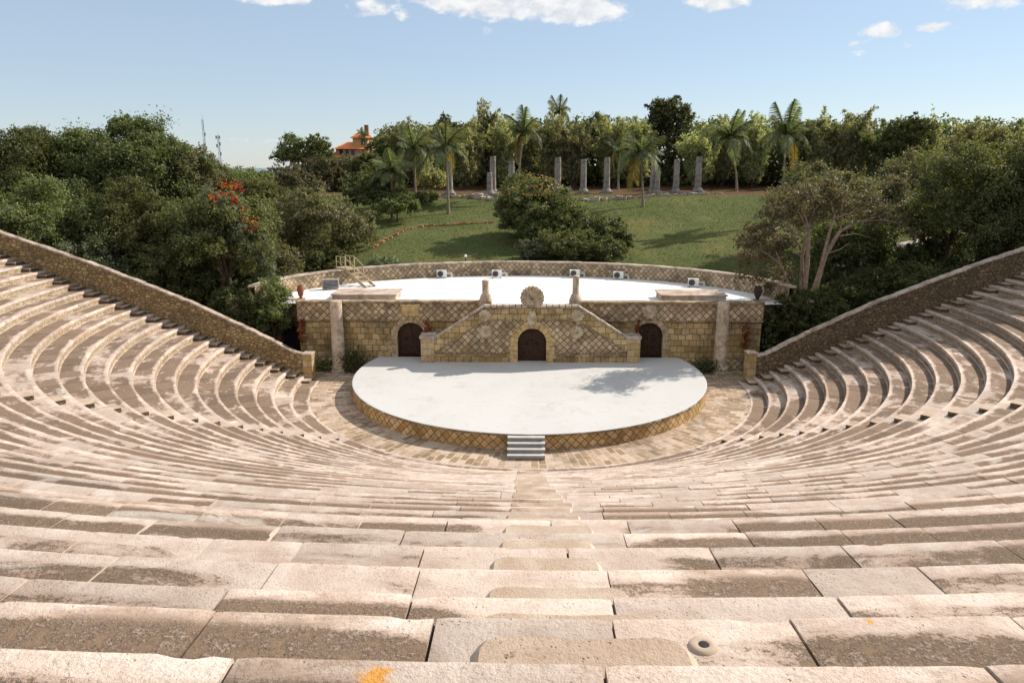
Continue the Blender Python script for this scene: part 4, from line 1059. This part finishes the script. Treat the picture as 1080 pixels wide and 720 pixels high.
# big round bush in the lawn, yellow tips
tb, lb, H = tree('bush', 561, 184, 29, 92, 'big round glossy bush with yellow tips standing on the lawn', 'bush', 'leaf_mid', name='bush', low=-.4, dens=1.15)
rng = np.random.default_rng(8); n_ = 260
k = unit(rng.normal(size=(n_, 3))*np.array([.9, .9, .4])+np.array([.25, 0, .9])); c = np.array([0, 0, (H+.5)/2])+k*np.array([3.7, 3.7, (H-.3)/2*1.0])
quads_mesh('yellow_leaves', leaf_quads(rng, c, k, .34, .22), M['leaf_yellow'], tb)
for px, ty, Y, w, lab, lf in ((604, 214, 29, 62, 'tall leafy shrub touching the right side of the round bush', 'leaf_mid'), (632, 226, 25, 62, 'dark spreading shrub at the right end of the lawn thicket', 'leaf_dark'),
        (600, 242, 21, 74, 'low leafy shrub in the middle front of the lawn thicket', 'leaf_mid'), (638, 248, 20, 52, 'dark low shrub at the right front corner of the lawn thicket', 'leaf_dark'),
        (562, 252, 21, 34, 'small ball shrub at the left front of the lawn thicket', 'leaf_grey'), (572, 228, 26, 60, 'deep shaded shrub filling under the round bush', 'leaf_dark'), (656, 240, 23, 26, 'small dark shrub poking out right of the lawn thicket', 'leaf_dark')):
    tree('bush', px, ty, Y, w, lab, 'bush', lf, low=-.3)
# --- right hand wood
RT = [
 ('broad', 872, 176, 22, 96, 'rounded olive tree right behind the pale trunked tree', 'leaf_olive', .6),
 ('broad', 930, 184, 24, 90, 'brownish olive tree in the middle of the right wood', 'leaf_olive', 2.6),
 ('broad', 905, 222, 13, 80, 'dark shade tree with bent trunks right of the pale trunked tree', 'leaf_dark', 1.6),
 ('broad', 985, 160, 26, 110, 'large olive spreading tree above the pale path', 'leaf_olive', 2.4),
 ('broad', 1052, 142, 9, 120, 'large green tree at the right edge with a thick trunk by the wall', 'leaf_mid', 2.2),
 ('airy', 1010, 190, 15, 92, 'leafy tree with thin trunk in front of the pale path', 'leaf_mid', 2.4),
 ('airy', 950, 208, 20, 80, 'shaded tree with leaning trunk over the sunlit grass strip', 'leaf_olive', 2.2),
 ('broad', 1074, 190, 6.5, 84, 'low dark tree just above the upper right side wall', 'leaf_dark', 2.2),
]
RT += [('broad', 1150, 120, 5.5, 140, 'unseen tall dark tree added beyond the right edge to shade the upper right tiers', 'leaf_dark', 2)]  # out-of-view tree, put in to cast shade on the right tiers
for kd, px, ty, Y, w, lab, lf, lo in RT: tree(kd, px, ty, Y, w, lab, 'tree', lf, low=lo)
for px, ty, Y, w, lab, lf in ((884, 296, 9, 60, 'dark shrub behind the lower right side wall near the pale trunk', 'leaf_dark'), (924, 288, 9.5, 70, 'dark ferny shrub behind the right side wall below the path', 'leaf_dark'),
        (968, 276, 9, 70, 'spiky dark shrub behind the middle of the right side wall', 'leaf_mid'), (1014, 264, 9, 60, 'dark shrub hugging the right side wall under the thin trunk', 'leaf_dark'), (1056, 256, 8, 60, 'dark shrub behind the right side wall at the picture edge', 'leaf_dark')):
    tree('bush', px, ty, Y, w, lab, 'bush', lf, low=-.6)
for px, ty, Y, w, lab, lf in ((870, 262, 12, 44, 'dark shrub in the shade just right of the pale trunks', 'leaf_dark'), (960, 254, 15, 46, 'small dark shrub on the sunlit grass strip below the path', 'leaf_dark'),
        (1000, 240, 22, 50, 'shaded shrub beyond the pale path, middle of the right wood', 'leaf_mid'), (905, 246, 26, 60, 'dark shrub beyond the lower end of the pale path', 'leaf_dark'), (1060, 226, 24, 50, 'shaded shrub beyond the pale path at the picture edge', 'leaf_dark')):
    tree('bush', px, ty, Y, w, lab, 'bush', lf, low=-.4)
for px, ty, Y, w, lab, lf in ((205, 268, 7.5, 60, 'dark shrub in the shade left of the flowering tree trunk', 'leaf_dark'), (262, 262, 10, 60, 'shaded shrub behind the flowering tree, toward the stage house', 'leaf_dark'), (290, 250, 13, 60, 'olive shrub at the near foot of the domed bush', 'leaf_olive'),
        (150, 268, 8, 70, 'dark undershrub behind the middle of the left side wall', 'leaf_dark'), (60, 244, 9, 90, 'dark undershrub behind the upper left side wall', 'leaf_dark'), (236, 290, 6, 40, 'low dark shrub at the flowering tree foot', 'leaf_mid')):
    tree('bush', px, ty, Y, w, lab, 'bush', lf, low=-.5)
for px, ty, Y, w, lab, lf, lo in ((284, 286, 4.4, 46, 'bushy shrub hiding the left wing of the stage house', 'leaf_mid', .6), (258, 300, 4.0, 50, 'dark shrub crowding the wall left of the left wing of the stage house', 'leaf_dark', -.3), (836, 300, 4.6, 40, 'dark shrub hiding the right wing of the stage house', 'leaf_dark', .5), (868, 290, 5.5, 60, 'dark shrub between the pale trunks and the right side wall', 'leaf_dark', -.3), (812, 318, 4.4, 22, 'small dark shrub at the right corner of the stage house', 'leaf_dark', -.2)):
    tree('bush', px, ty, Y, w, lab, 'bush', lf, low=lo)
# pale trunked tree by the right end of the stage house
p0 = at(842, 350, 6.6); gz = ground(p0.x, 6.6)
pt = thing('tree', 'sparse tree with several pale bare trunks beside the right end of the stage house', 'tree', (p0.x, 6.6, gz))
b = MB()
def pp(px, py, Y): q = at(px, py, Y); return (q.x-p0.x, q.y-6.6, q.z-gz)
trunks = [([(846, 345, 6.6), (848, 310, 6.5), (852, 270, 6.4), (853, 240, 6.3), (848, 222, 6.2)], [.24, .19, .15, .11, .05]),
          ([(850, 332, 6.7), (862, 296, 6.7), (871, 268, 6.7), (886, 244, 6.8), (905, 234, 7), (930, 232, 7.4)], [.24, .2, .17, .13, .09, .03]),
          ([(866, 282, 6.7), (873, 252, 6.3), (880, 228, 6.1), (876, 212, 6)], [.15, .12, .08, .03]),
          ([(845, 312, 6.6), (846, 270, 6.9), (850, 250, 7.1), (838, 246, 7.3), (822, 240, 7.6)], [.15, .12, .1, .07, .03]),
          ([(836, 352, 6.4), (834, 318, 6.2), (830, 295, 6.0), (824, 280, 5.8), (818, 264, 5.6)], [.16, .12, .1, .07, .03]),
          ([(842, 258, 6.4), (836, 246, 6.2), (824, 232, 6.0), (806, 226, 5.8)], [.1, .08, .05, .02]),
          ([(880, 230, 6.1), (900, 224, 6.2), (918, 216, 6.3)], [.07, .05, .02]), ([(838, 356, 6.3), (848, 330, 6.3), (852, 318, 6.2)], [.13, .1, .05])]
for pts, rr_ in trunks: b.tube([pp(*q) for q in pts], rr_, 8, 0, False)
_r = random.Random(4)
for (fx, fy, fY), (tx, ty, tY) in (((853, 240, 6.3), (870, 210, 5.8)), ((853, 245, 6.3), (836, 212, 5)), ((886, 244, 6.8), (900, 214, 6.4)), ((905, 234, 7), (938, 222, 7.2)), ((930, 232, 7.4), (962, 244, 7.8)), ((824, 280, 5.8), (798, 262, 4.2)), ((830, 295, 6), (802, 284, 4.4)), ((822, 240, 7.6), (806, 246, 5)), ((836, 246, 6.2), (818, 220, 4.2)), ((880, 228, 6.1), (868, 204, 6)), ((846, 270, 6.9), (828, 262, 6.4)), ((871, 268, 6.7), (896, 256, 6.9)), ((880, 250, 6.8), (916, 250, 7.4)), ((852, 225, 6.2), (858, 204, 5.4))):
    mx, my = (fx+tx)/2+_r.uniform(-5, 5), (fy+ty)/2+_r.uniform(-4, 2); b.tube([pp(fx, fy, fY), pp(mx, my, (fY+tY)/2), pp(tx, ty, tY)], [.07, .045, .018], 5, 0, False)
b.build('trunk', M['bark_pale'], pt, origin=(0, 0, 0))
lob = []; rng = np.random.default_rng(31)
for (px, py, Y, r) in ((860, 218, 6.6, 1.1), (882, 214, 6.8, 1.2), (905, 218, 7, 1.2), (928, 226, 7.4, 1.1), (948, 236, 7.6, .8), (840, 216, 4.8, 1.0), (822, 226, 4.2, 1.1), (806, 240, 3.6, 1.1), (794, 258, 3.4, 1.0), (786, 278, 3.6, .8), (806, 268, 6.6, 1.3), (822, 258, 7, 1.2), (826, 286, 6.8, 1.1), (800, 292, 6.4, .9), (848, 232, 7.6, 1.1), (890, 226, 8, 1.1), (918, 232, 8.2, .9), (962, 246, 7.8, .5), (782, 292, 5.8, .6), (815, 305, 6.6, .7), (872, 206, 7.5, .8), (845, 203, 7, .6), (818, 212, 3.4, .7), (850, 206, 3.6, 1.0), (866, 200, 6.4, .9), (836, 208, 6, 1.0), (884, 204, 6, .9), (812, 224, 2.8, .9), (800, 250, 2.6, .9)):
    lob.append((pp(px, py, Y), r*rng.uniform(.85, 1.1)))
V = lobe_leaves(rng, lob, 13500, .25, .11, .4, .7, .3, .5); quads_mesh('crown', V, M['leaf_brown'], pt)

# --- palms -----------------------------------------------------------------
def frond_mesh(name, seed, L, droop, mat):
    rng = np.random.default_rng(seed); Q = []
    n = 46; pts = []
    for k in range(n+1):
        s = k/n; pts.append(np.array([L*s*(1-.18*s*s*droop), 0, L*(.42*s-droop*.85*s**2.2)]))
    for k in range(3, n):
        p = pts[k]; d = unit(pts[min(n, k+1)]-pts[k-1]); s = k/n
        ll = L*.30*math.sin(PI*min(1, .12+s*.86))**.7
        for sg in (-1, 1):
            a = unit(d*.45+np.array([0, sg*1.0, -.42-.3*rng.random()])+rng.normal(size=3)*.09)
            w = np.cross(a, d); w = unit(np.cross(w, a))*.045*L/3.5
            e = p+a*ll; e[2] -= .16*ll
            Q.append([p-w, p+w, e+w*.25, e-w*.25])
    for k in range(0, n, 3):    # rachis
        p, q = pts[k], pts[min(n, k+3)]; w = np.array([0, .035*(1-k/n)+.008, 0]); h_ = np.array([0, 0, .03])
        Q.append([p-w, p+w, q+w, q-w]); Q.append([p-h_, p+h_, q+h_, q-h_])
    V = np.array(Q); me_o = quads_mesh(name, V, M[mat]); me = me_o.data; bpy.data.objects.remove(me_o); return me
FM = [frond_mesh('frond', 10+k, 1.0, dr, 'leaf_palm') for k, dr in enumerate((.15, .45, .75, 1.05, 1.35))]
FO = frond_mesh('frond', 30, 1.0, 1.7, 'leaf_palm_old')
def palm(px, by, cy, Lpx, label, Y=None, lean=0, nf=19, old=1):
    seedc[0] += 1; rng = random.Random(500+seedc[0])
    g = gpix(px, by) if Y is None else None
    if g is None: q = at(px, by, Y); g = Vector((q.x, Y, ground(q.x, Y)))
    c = at(px+lean, cy, g.y); H = c.z-g.z; L = Lpx/(FPX/(g.y+CD))
    t = thing('palm_tree', label, 'palm', tuple(g), 'coconut palms below the treeline')
    dx = c.x-g.x; b = MB(); n = 9; pts = []; rr_ = []
    for k in range(n+1):
        s = k/n; pts.append((dx*s**1.6, .15*math.sin(s*3), H*s-.3*(k == 0))); rr_.append(.155-.06*s+(.10*(1-s*6) if s < .16 else 0))
    b.tube(pts, rr_, 9, 0); b.build('trunk', M['bark_palm'], t, origin=(0, 0, 0)); nf = nf-rng.randint(0, 5); dr_ = rng.uniform(-.12, .22)
    for k in range(nf+old):
        el_ = k/nf; o_ = k >= nf
        me = FO if o_ else FM[min(4, int(el_*5))]
        f = bpy.data.objects.new('frond', me); C.objects.link(f); f.parent = t
        f.location = (dx, pts[-1][1], H-.05); s = L*rng.uniform(.75, 1.18); f.scale = (s, s, s)
        f.rotation_euler = (rng.uniform(-.25, .25), rad(-52+62*min(1, el_))+dr_+rng.uniform(-.2, .2) if not o_ else .35, k*2.39996+rng.uniform(-.25, .25))
    b = MB()
    for k in range(5): b.lathe([(0, -.14), (.1, -.1), (.13, 0), (.1, .1), (0, .14)], (dx+.22*math.cos(k*1.3), .22*math.sin(k*1.3), H-.28), 7, 0)
    b.build('coconut_cluster', M['leaf_palm_old'], t, origin=(0, 0, 0))
palm(473, 226, 158, 29, 'palm with slim dark trunk standing before the leftmost ruined column', None, -3)
palm(438, 200, 157, 30, 'palm leaning above the shrubs, second from the left', 46, -2)
palm(414, 238, 180, 27, 'lowest leftmost palm at the lawn edge, grey fronds hanging', 38, -1)
palm(546, 196, 140, 25, 'palm directly above the big round bush', 50, 6)
palm(678, 218, 163, 30, 'palm standing out on the lawn with one yellow dead frond', None, -3, 21, 2)
palm(777, 202, 144, 29, 'palm right of the columns with a clean pale trunk', None, -7)
palm(826, 215, 143, 31, 'rightmost palm, half hidden behind the pale trunked tree', 36, 3)
palm(588, 190, 118, 18, 'small palm head showing above the bamboo behind the middle columns', 80, 2, 13, 1)
palm(383, 178, 143, 9, 'tiny palm head beside the orange roofed house', 96, 0, 11, 0)
palm(652, 196, 158, 20, 'palm half hidden in the bamboo left of the lawn palm', 66, 0, 13, 1)

# --- ruined columns ----------------------------------------------------------
def ruin(px, by, ty, wpx, label, Y=None):
    g = gpix(px, by) if Y is None else None
    if g is None: q = at(px, by, Y); g = Vector((q.x, Y, ground(q.x, Y)))
    zt = at(px, ty, g.y).z; H = zt-g.z; r = wpx/2/(FPX/(g.y+CD)); rng = random.Random(int(px*7))
    t = thing('ruined_column', label, 'column', tuple(g), 'ruined stone columns on the rise')
    b = MB(); b.box((-r*1.75, -r*1.75, -.4), (r*1.75, r*1.75, .28), 0, jit=.04); b.lathe([(r*1.6, .28), (r*1.6, .38), (r*1.25, .48), (r*1.3, .58), (r*1.02, .66)], (0, 0, 0), 14, 0, True, .02); b.build('base', M['grey_column'], t, origin=(0, 0, 0))
    b = MB(); prof = [(r*1.02, .62)]; z = .66
    while z < H-.7:
        dz = rng.uniform(.7, 1.15); e = rng.uniform(-.03, .03)
        prof += [(r*(1-.10*z/H+e), z+.03), (r*(1-.10*(z+dz)/H+e), min(H-.1, z+dz-.04)), (r*(.91-.10*(z+dz)/H), min(H-.08, z+dz))]; z += dz
    prof += [(r*.9, H-.06), (r*.8, H), (0, H-.05)]
    b.lathe(prof, (0, 0, 0), 14, 0, False, .03); b.build('shaft', M['grey_column'], t, origin=(0, 0, 0))
ruin(474.5, 206, 163, 6.6, 'leftmost ruined column, behind the slim palm trunk')
ruin(520, 205, 165, 6.6, 'tall ruined column left of the round bush, behind the short stump', 53)
ruin(516.5, 206, 182, 6, 'short broken column in front of a tall one left of the round bush')
ruin(539.5, 205, 170, 6.6, 'ruined column whose foot is hidden by the round bush', 52)
ruin(588, 202, 166, 7, 'ruined column just right of the round bush top', 53)
ruin(615, 204, 168, 6.6, 'left one of the two tall columns in the middle of the row')
ruin(639.5, 204, 166, 6.6, 'right one of the two tall columns in the middle, left of the lawn palm')
ruin(688, 203, 170, 6, 'tall column half hidden behind the short stump by the lawn palm', 54)
ruin(692.5, 205, 180, 6, 'short broken column beside the lawn palm trunk')
ruin(712.5, 204, 168, 6.6, 'ruined column second from the right end of the row')
ruin(735.5, 203, 165, 7, 'rightmost ruined column of the row')
# low ruined plinth wall at their feet
def rubble_line(name, label, pix, mat, size, cat):
    pts = [gpix(*q) for q in pix]; t = pts[0]
    b = MB(); rng = random.Random(len(label))
    for p, q in zip(pts, pts[1:]):
        L = (q-p).length; n = max(1, int(L/(size*1.1)))
        for k in range(n):
            c = p.lerp(q, (k+rng.uniform(.2, .8))/n); c.z = ground(c.x, c.y); s = size*rng.uniform(.6, 1.3)
            b.box((c.x-s*.6, c.y-s*.45, c.z-.2), (c.x+s*.6, c.y+s*.45, c.z+s*rng.uniform(.35, .7)), 0, rot=rng.uniform(-.4, .4), jit=s*.12)
    o = b.build(name, mat, None, origin=tuple(t)); return tag(o, label, cat)
rubble_line('ruined_wall', 'low broken pale stone wall at the feet of the right columns', [(628, 212), (660, 210), (690, 207), (725, 206), (762, 205)], M['plinth'], .55, 'wall')
rubble_line('ruined_wall', 'short broken stone kerb at the foot of the middle columns', [(598, 210), (628, 213)], M['plinth'], .5, 'wall')
rubble_line('stone_steps', 'tumbled stone steps by the short column left of the round bush', [(496, 207), (508, 210), (522, 212), (508, 206), (524, 207)], M['plinth'], .7, 'steps')
rubble_line('ruined_wall', 'broken stone footing round the leftmost column', [(456, 207), (474, 209), (494, 208)], M['plinth'], .6, 'wall')
rubble_line('bed_edging', 'curved line of orange stones edging the shrub bed on the left lawn', [(392, 262), (410, 252), (428, 243), (448, 239), (480, 238), (506, 236), (521, 235)], M['edging'], .32, 'edging')

# --- house on the ridge ---------------------------------------------------------
hq = at(368, 168, 98); hz = ground(hq.x, 98)
hs = thing('house', 'ochre house with stepped orange tiled roofs on the wooded ridge', 'house', (hq.x, 98, hz))
def hp(px, py): q = at(px, py, 98); return q
def house_block(x0, x1, yb, yt, d, mat, roofh, ov=.5, hipped=True):
    a = hp(x0, yb); c = hp(x1, yt); y0, y1 = 98-d/2, 98+d/2
    b = MB(); b.box((a.x, y0, hz-3), (c.x, y1, c.z), 0); w = b.build('wall', mat, hs)
    b = MB(); e = ov; z = c.z
    xm0, xm1 = a.x+(c.x-a.x)*.3, a.x+(c.x-a.x)*.7; ym = 98
    A = [(a.x-e, y0-e, z-.1), (c.x+e, y0-e, z-.1), (c.x+e, y1+e, z-.1), (a.x-e, y1+e, z-.1)]; r1 = (xm0, ym, z+roofh); r2 = (xm1, ym, z+roofh)
    b.face([A[0], A[1], r2, r1]); b.face([A[2], A[3], r1, r2]); b.face([A[1], A[2], r2]); b.face([A[3], A[0], r1]); b.face(A[::-1])
    b.build('roof', M['roof_tile'], hs)
    return y0, a, c
y0, a, c = house_block(351, 371, 174, 166.5, 9, M['house_pink'], 1.35)
y0b, a2, c2 = house_block(359, 385, 172, 157, 6, M['house_pink'], 1.25, .5)
y0c, a3, c3 = house_block(376, 390, 168, 145.5, 5, M['house'], 1.2, .45)
for px in (364, 370, 376):
    q = hp(px, 160.5); b = MB(); b.box((q.x-.32, 98-3.06, q.z-.55), (q.x+.32, 98-2.98, q.z+.55), 0); w = b.build('window', M['glass'], hs)
b = MB(); q = hp(386.5, 132); b.box((q.x-.35, 97.5, c3.z), (q.x+.35, 98.3, q.z), 0); b.build('chimney', M['terracotta'], hs)
q = hp(386, 150); b = MB(); b.box((q.x-.4, 98-2.56, q.z-.6), (q.x+.4, 98-2.49, q.z+.6), 0); b.build('window', M['glass'], hs)

# --- radio masts -------------------------------------------------------------------
def mast(px, ty, wpx, label, arms):
    Y = 520; q = at(px, ty, Y); z0 = -12; H = q.z-z0; w = wpx/2/(FPX/(Y+CD))
    t = thing('radio_mast', label, 'radio mast', (q.x, Y, z0), 'radio masts on the skyline')
    b = MB(); n = 26
    for sx, sy in ((-1, -.6), (1, -.6), (0, 1)): b.tube([(sx*w, sy*w, 0), (sx*w*.45, sy*w*.45, H)], .16, 4)
    for k in range(n):
        za, zb = H*k/n, H*(k+1)/n; ka = w*(1-.55*k/n); s = 1 if k % 2 else -1
        b.tube([(-s*ka, -.6*ka, za), (s*ka, -.6*ka, zb)], .10, 4, 0, False); b.tube([(-ka, -.6*ka, za), (ka, -.6*ka, za)], .08, 4, 0, False)
    b.build('lattice', M['mast'], t, origin=(0, 0, 0))
    for f, sd in arms:
        b = MB(); b.box((sd*w-.45, -1.0, H*f), (sd*w+.45, -.4, H*f+2.2), 0); b.build('antenna_panel', M['mast'], t, origin=(0, 0, 0))
    b = MB(); b.tube([(0, 0, H), (0, 0, H+3)], .1, 4); b.build('lightning_rod', M['mast'], t, origin=(0, 0, 0))
mast(213.5, 126, 3.2, 'taller left radio mast on the hazy skyline behind the left wood', [(.62, -1), (.62, 1), (.8, 1), (.5, 1)])
mast(230, 143, 3.4, 'shorter right radio mast on the hazy skyline behind the left wood', [(.95, -1), (.95, 1), (.82, -1), (.7, 1), (.85, 1)])

# --- right hand path, wall pieces, creepers --------------------------------------
def ribbon(name, pix, w, mat, lift=.05):
    pts = [gpix(*q) for q in pix]; b = MB(); L, R_ = [], []
    fine = []
    for p, q in zip(pts, pts[1:]):
        for k in range(6): fine.append(p.lerp(q, k/6))
    fine.append(pts[-1])
    for i, p in enumerate(fine):
        d = fine[min(i+1, len(fine)-1)]-fine[max(0, i-1)]; d.z = 0; d.normalize(); n = Vector((-d.y, d.x, 0))*w/2
        a, c = p+n, p-n; z = max(ground(a.x, a.y), ground(c.x, c.y), ground(p.x, p.y))+lift
        L.append((a.x, a.y, z)); R_.append((c.x, c.y, z))
    low = [(x, y, z-.35) for x, y, z in R_]; low2 = [(x, y, z-.35) for x, y, z in L]
    b.grid([low, R_, L, low2], 0); return structure(b.build(name, mat))
ribbon('path', [(880, 288), (905, 276), (940, 266), (985, 256), (1030, 246), (1075, 236)], 2.2, M['path'], .25)
rubble_line('garden_wall', 'low brown kerb wall along the lower side of the pale path on the right', [(884, 292), (912, 281), (946, 270), (990, 260), (1035, 250), (1075, 241)], M['cornice'], .6, 'wall')
q = at(193, 300, 10); b = MB(); b.box((q.x-1.1, 9.8, ground(q.x, 10)-.3), (q.x+1.2, 10.3, q.z+.4), 0, jit=.1)
tag(b.build('garden_wall', M['yellow_wall'], None, origin=(q.x, 10, ground(q.x, 10))), 'short sunlit yellow wall glimpsed between the trees behind the left side wall', 'wall')
def creeper(px0, py0, px1, py1, Y, n, label, mat='rust', r=.28, sz=.2):
    a, c = at(px0, py0, Y), at(px1, py1, Y); rng = np.random.default_rng(int(px0)); m = 9
    lob = [(tuple(np.array(a.lerp(c, k/(m-1)))-np.array(c)+rng.normal(size=3)*.06), r*rng.uniform(.6, 1.1)) for k in range(m)]
    V = lobe_leaves(rng, lob, n, sz, sz*.55, .4, 1, .1, .6); o = quads_mesh('creeper', V, M[mat], None, None, tuple(c)); tag(o, label, 'creeper')
creeper(318, 338, 319, 360, 3.4, 260, 'rust red creeper on the left corner of the stage house')
creeper(450, 340, 451, 350, 3.3, 90, 'rust red creeper tuft beside the left arched door', r=.22)
creeper(788, 344, 786, 366, 3.4, 200, 'dark red creeper on the right corner of the stage house', r=.25)
creeper(674, 340, 673, 348, 3.3, 70, 'rust red creeper tuft beside the right arched door', r=.18)
def floor_plant(px, py, Y, h_, r, label, mat, n=900):
    q = at(px, py, Y); gz = 0; rng = np.random.default_rng(int(px*3)); t = thing('plant', label, 'plant', (q.x, Y, gz))
    c = rng.normal(size=(n, 3))*np.array([r*.5, r*.4, h_*.3])+np.array([0, 0, h_*.45]); c[:, 2] = np.abs(c[:, 2])
    quads_mesh('leaves', leaf_quads(rng, c, unit(rng.normal(size=(n, 3))+np.array([0, -.3, .4])), .26, .09, -.5), M[mat], t)
    b = MB(); b.tube([(0, 0, 0), (.02, 0, h_*.6)], [.04, .02], 5); b.build('stem', M['bark'], t, origin=(0, 0, 0))
floor_plant(374, 386, 2.6, 1.6, .9, 'dark leafy plant between the left column and the stage', 'leaf_dark')
floor_plant(344, 386, 3.0, .7, .8, 'low dark plant at the foot of the left column', 'leaf_dark', 400)
floor_plant(743, 388, 2.8, .9, .9, 'dark plant between the stage and the right column', 'leaf_dark', 700)
floor_plant(262, 330, 4.2, 2.0, 1.6, 'bright leaved shrub in the gap behind the foot of the left side wall', 'leaf_grey', 900)

# ------------------------------------------------------------------ camera, light, sky
cam = bpy.data.cameras.new('camera'); co = bpy.data.objects.new('camera', cam); C.objects.link(co)
cam.sensor_width = 36; cam.sensor_fit = 'HORIZONTAL'; cam.lens = FPX/1080*36; cam.clip_end = 20000; cam.clip_start = .05
co.location = (CX, -CD, CH); co.rotation_euler = (PI/2-PIT, 0, YAW)
bpy.context.scene.camera = co
SUN = Vector((1.15, .66, 1.0)).normalized()
sun = bpy.data.lights.new('sun', 'SUN'); so = bpy.data.objects.new('sun', sun); C.objects.link(so)
sun.energy = 4.8; sun.angle = rad(.5); sun.color = (1, .915, .81)
so.rotation_euler = (-SUN).to_track_quat('-Z', 'Y').to_euler(); so.location = (60, 40, 60)
w = bpy.data.worlds.new('World'); bpy.context.scene.world = w; w.use_nodes = True
nt = w.node_tree; nt.nodes.clear()
class WN(NT):
    def __init__(s, t): s.t = t
W_ = WN(nt)
out = W_.n('ShaderNodeOutputWorld'); bg = W_.n('ShaderNodeBackground'); sky = W_.n('ShaderNodeTexSky', sky_type='NISHITA')
sky.sun_disc = False; sky.sun_elevation = math.asin(SUN.z); sky.sun_rotation = math.atan2(SUN.x, SUN.y)
sky.air_density = 1.0; sky.dust_density = .15; sky.ozone_density = 3.0; sky.altitude = 60
tc = W_.n('ShaderNodeTexCoord'); sx = W_.n('ShaderNodeSeparateXYZ'); W_.l(tc.outputs['Generated'], sx.inputs[0])
az = W_.math('ARCTAN2', sx.outputs[0], sx.outputs[1]); ele = W_.math('ARCSINE', sx.outputs[2])
cb = W_.n('ShaderNodeCombineXYZ'); W_.l(az, cb.inputs[0]); W_.l(W_.math('MULTIPLY', ele, 1.7), cb.inputs[1])
nz = W_.noise(cb.outputs[0], 34, 7, .62, .25)
den = None
for px, py, wx, hy, am in ((545, 2, 110, 21, 1.0), (610, 12, 60, 17, 1.0), (480, 2, 50, 15, .85), (285, -4, 52, 10, .9), (392, 6, 36, 16, .55), (428, 14, 24, 10, .4), (757, 0, 40, 13, .9), (930, 33, 26, 9, .75), (984, 29, 22, 6, .7), (906, 45, 12, 6, .5), (962, 47, 10, 8, .4), (905, 57, 10, 4, .3), (1040, 2, 50, 9, .6), (272, 148, 30, 4, .35), (515, 36, 16, 8, .2)):
    d = Vector(ray(px, py)).normalized(); a0_ = math.atan2(d.x, d.y); e0 = math.asin(d.z)
    dx = W_.math('DIVIDE', W_.math('SUBTRACT', az, a0_), wx/FPX); dy = W_.math('DIVIDE', W_.math('SUBTRACT', ele, e0), hy/FPX)
    r2 = W_.math('ADD', W_.math('MULTIPLY', dx, dx), W_.math('MULTIPLY', dy, dy))
    v = W_.math('MULTIPLY', W_.math('SUBTRACT', 1, r2, clamp=True), am)
    den = v if den is None else W_.math('MAXIMUM', den, v)
al = W_.step(W_.math('ADD', den, W_.math('MULTIPLY', W_.math('SUBTRACT', nz, .5), 1.7)), .22, .72)
al = W_.math('MULTIPLY', al, W_.step(den, 0.0, .12))
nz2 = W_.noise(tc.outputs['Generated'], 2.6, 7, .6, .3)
al2 = W_.math('MULTIPLY', W_.step(nz2, .44, .56), W_.step(ele, .22, .36))  # unseen clouds high overhead, added to raise the fill light
cl = W_.mix(W_.step(nz, .3, .7), c4(6.2, 6.5, 7.0), c4(9.0, 8.9, 8.7))
hz_ = W_.mix(.46, sky.outputs[0], c4(5.7, 6.65, 8.0))
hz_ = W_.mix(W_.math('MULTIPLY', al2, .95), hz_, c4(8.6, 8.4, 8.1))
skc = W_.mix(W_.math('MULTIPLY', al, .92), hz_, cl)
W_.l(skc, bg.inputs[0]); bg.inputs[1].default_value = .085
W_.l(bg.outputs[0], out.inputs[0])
sc = bpy.context.scene
sc.view_settings.view_transform = 'Standard'; sc.view_settings.look = 'None'; sc.view_settings.gamma = 1; sc.view_settings.exposure = .42
sc.cycles.use_denoising = True
try: sc.cycles.denoiser = 'OPENIMAGEDENOISE'
except Exception: pass
sc.cycles.max_bounces = 6; sc.cycles.transparent_max_bounces = 4
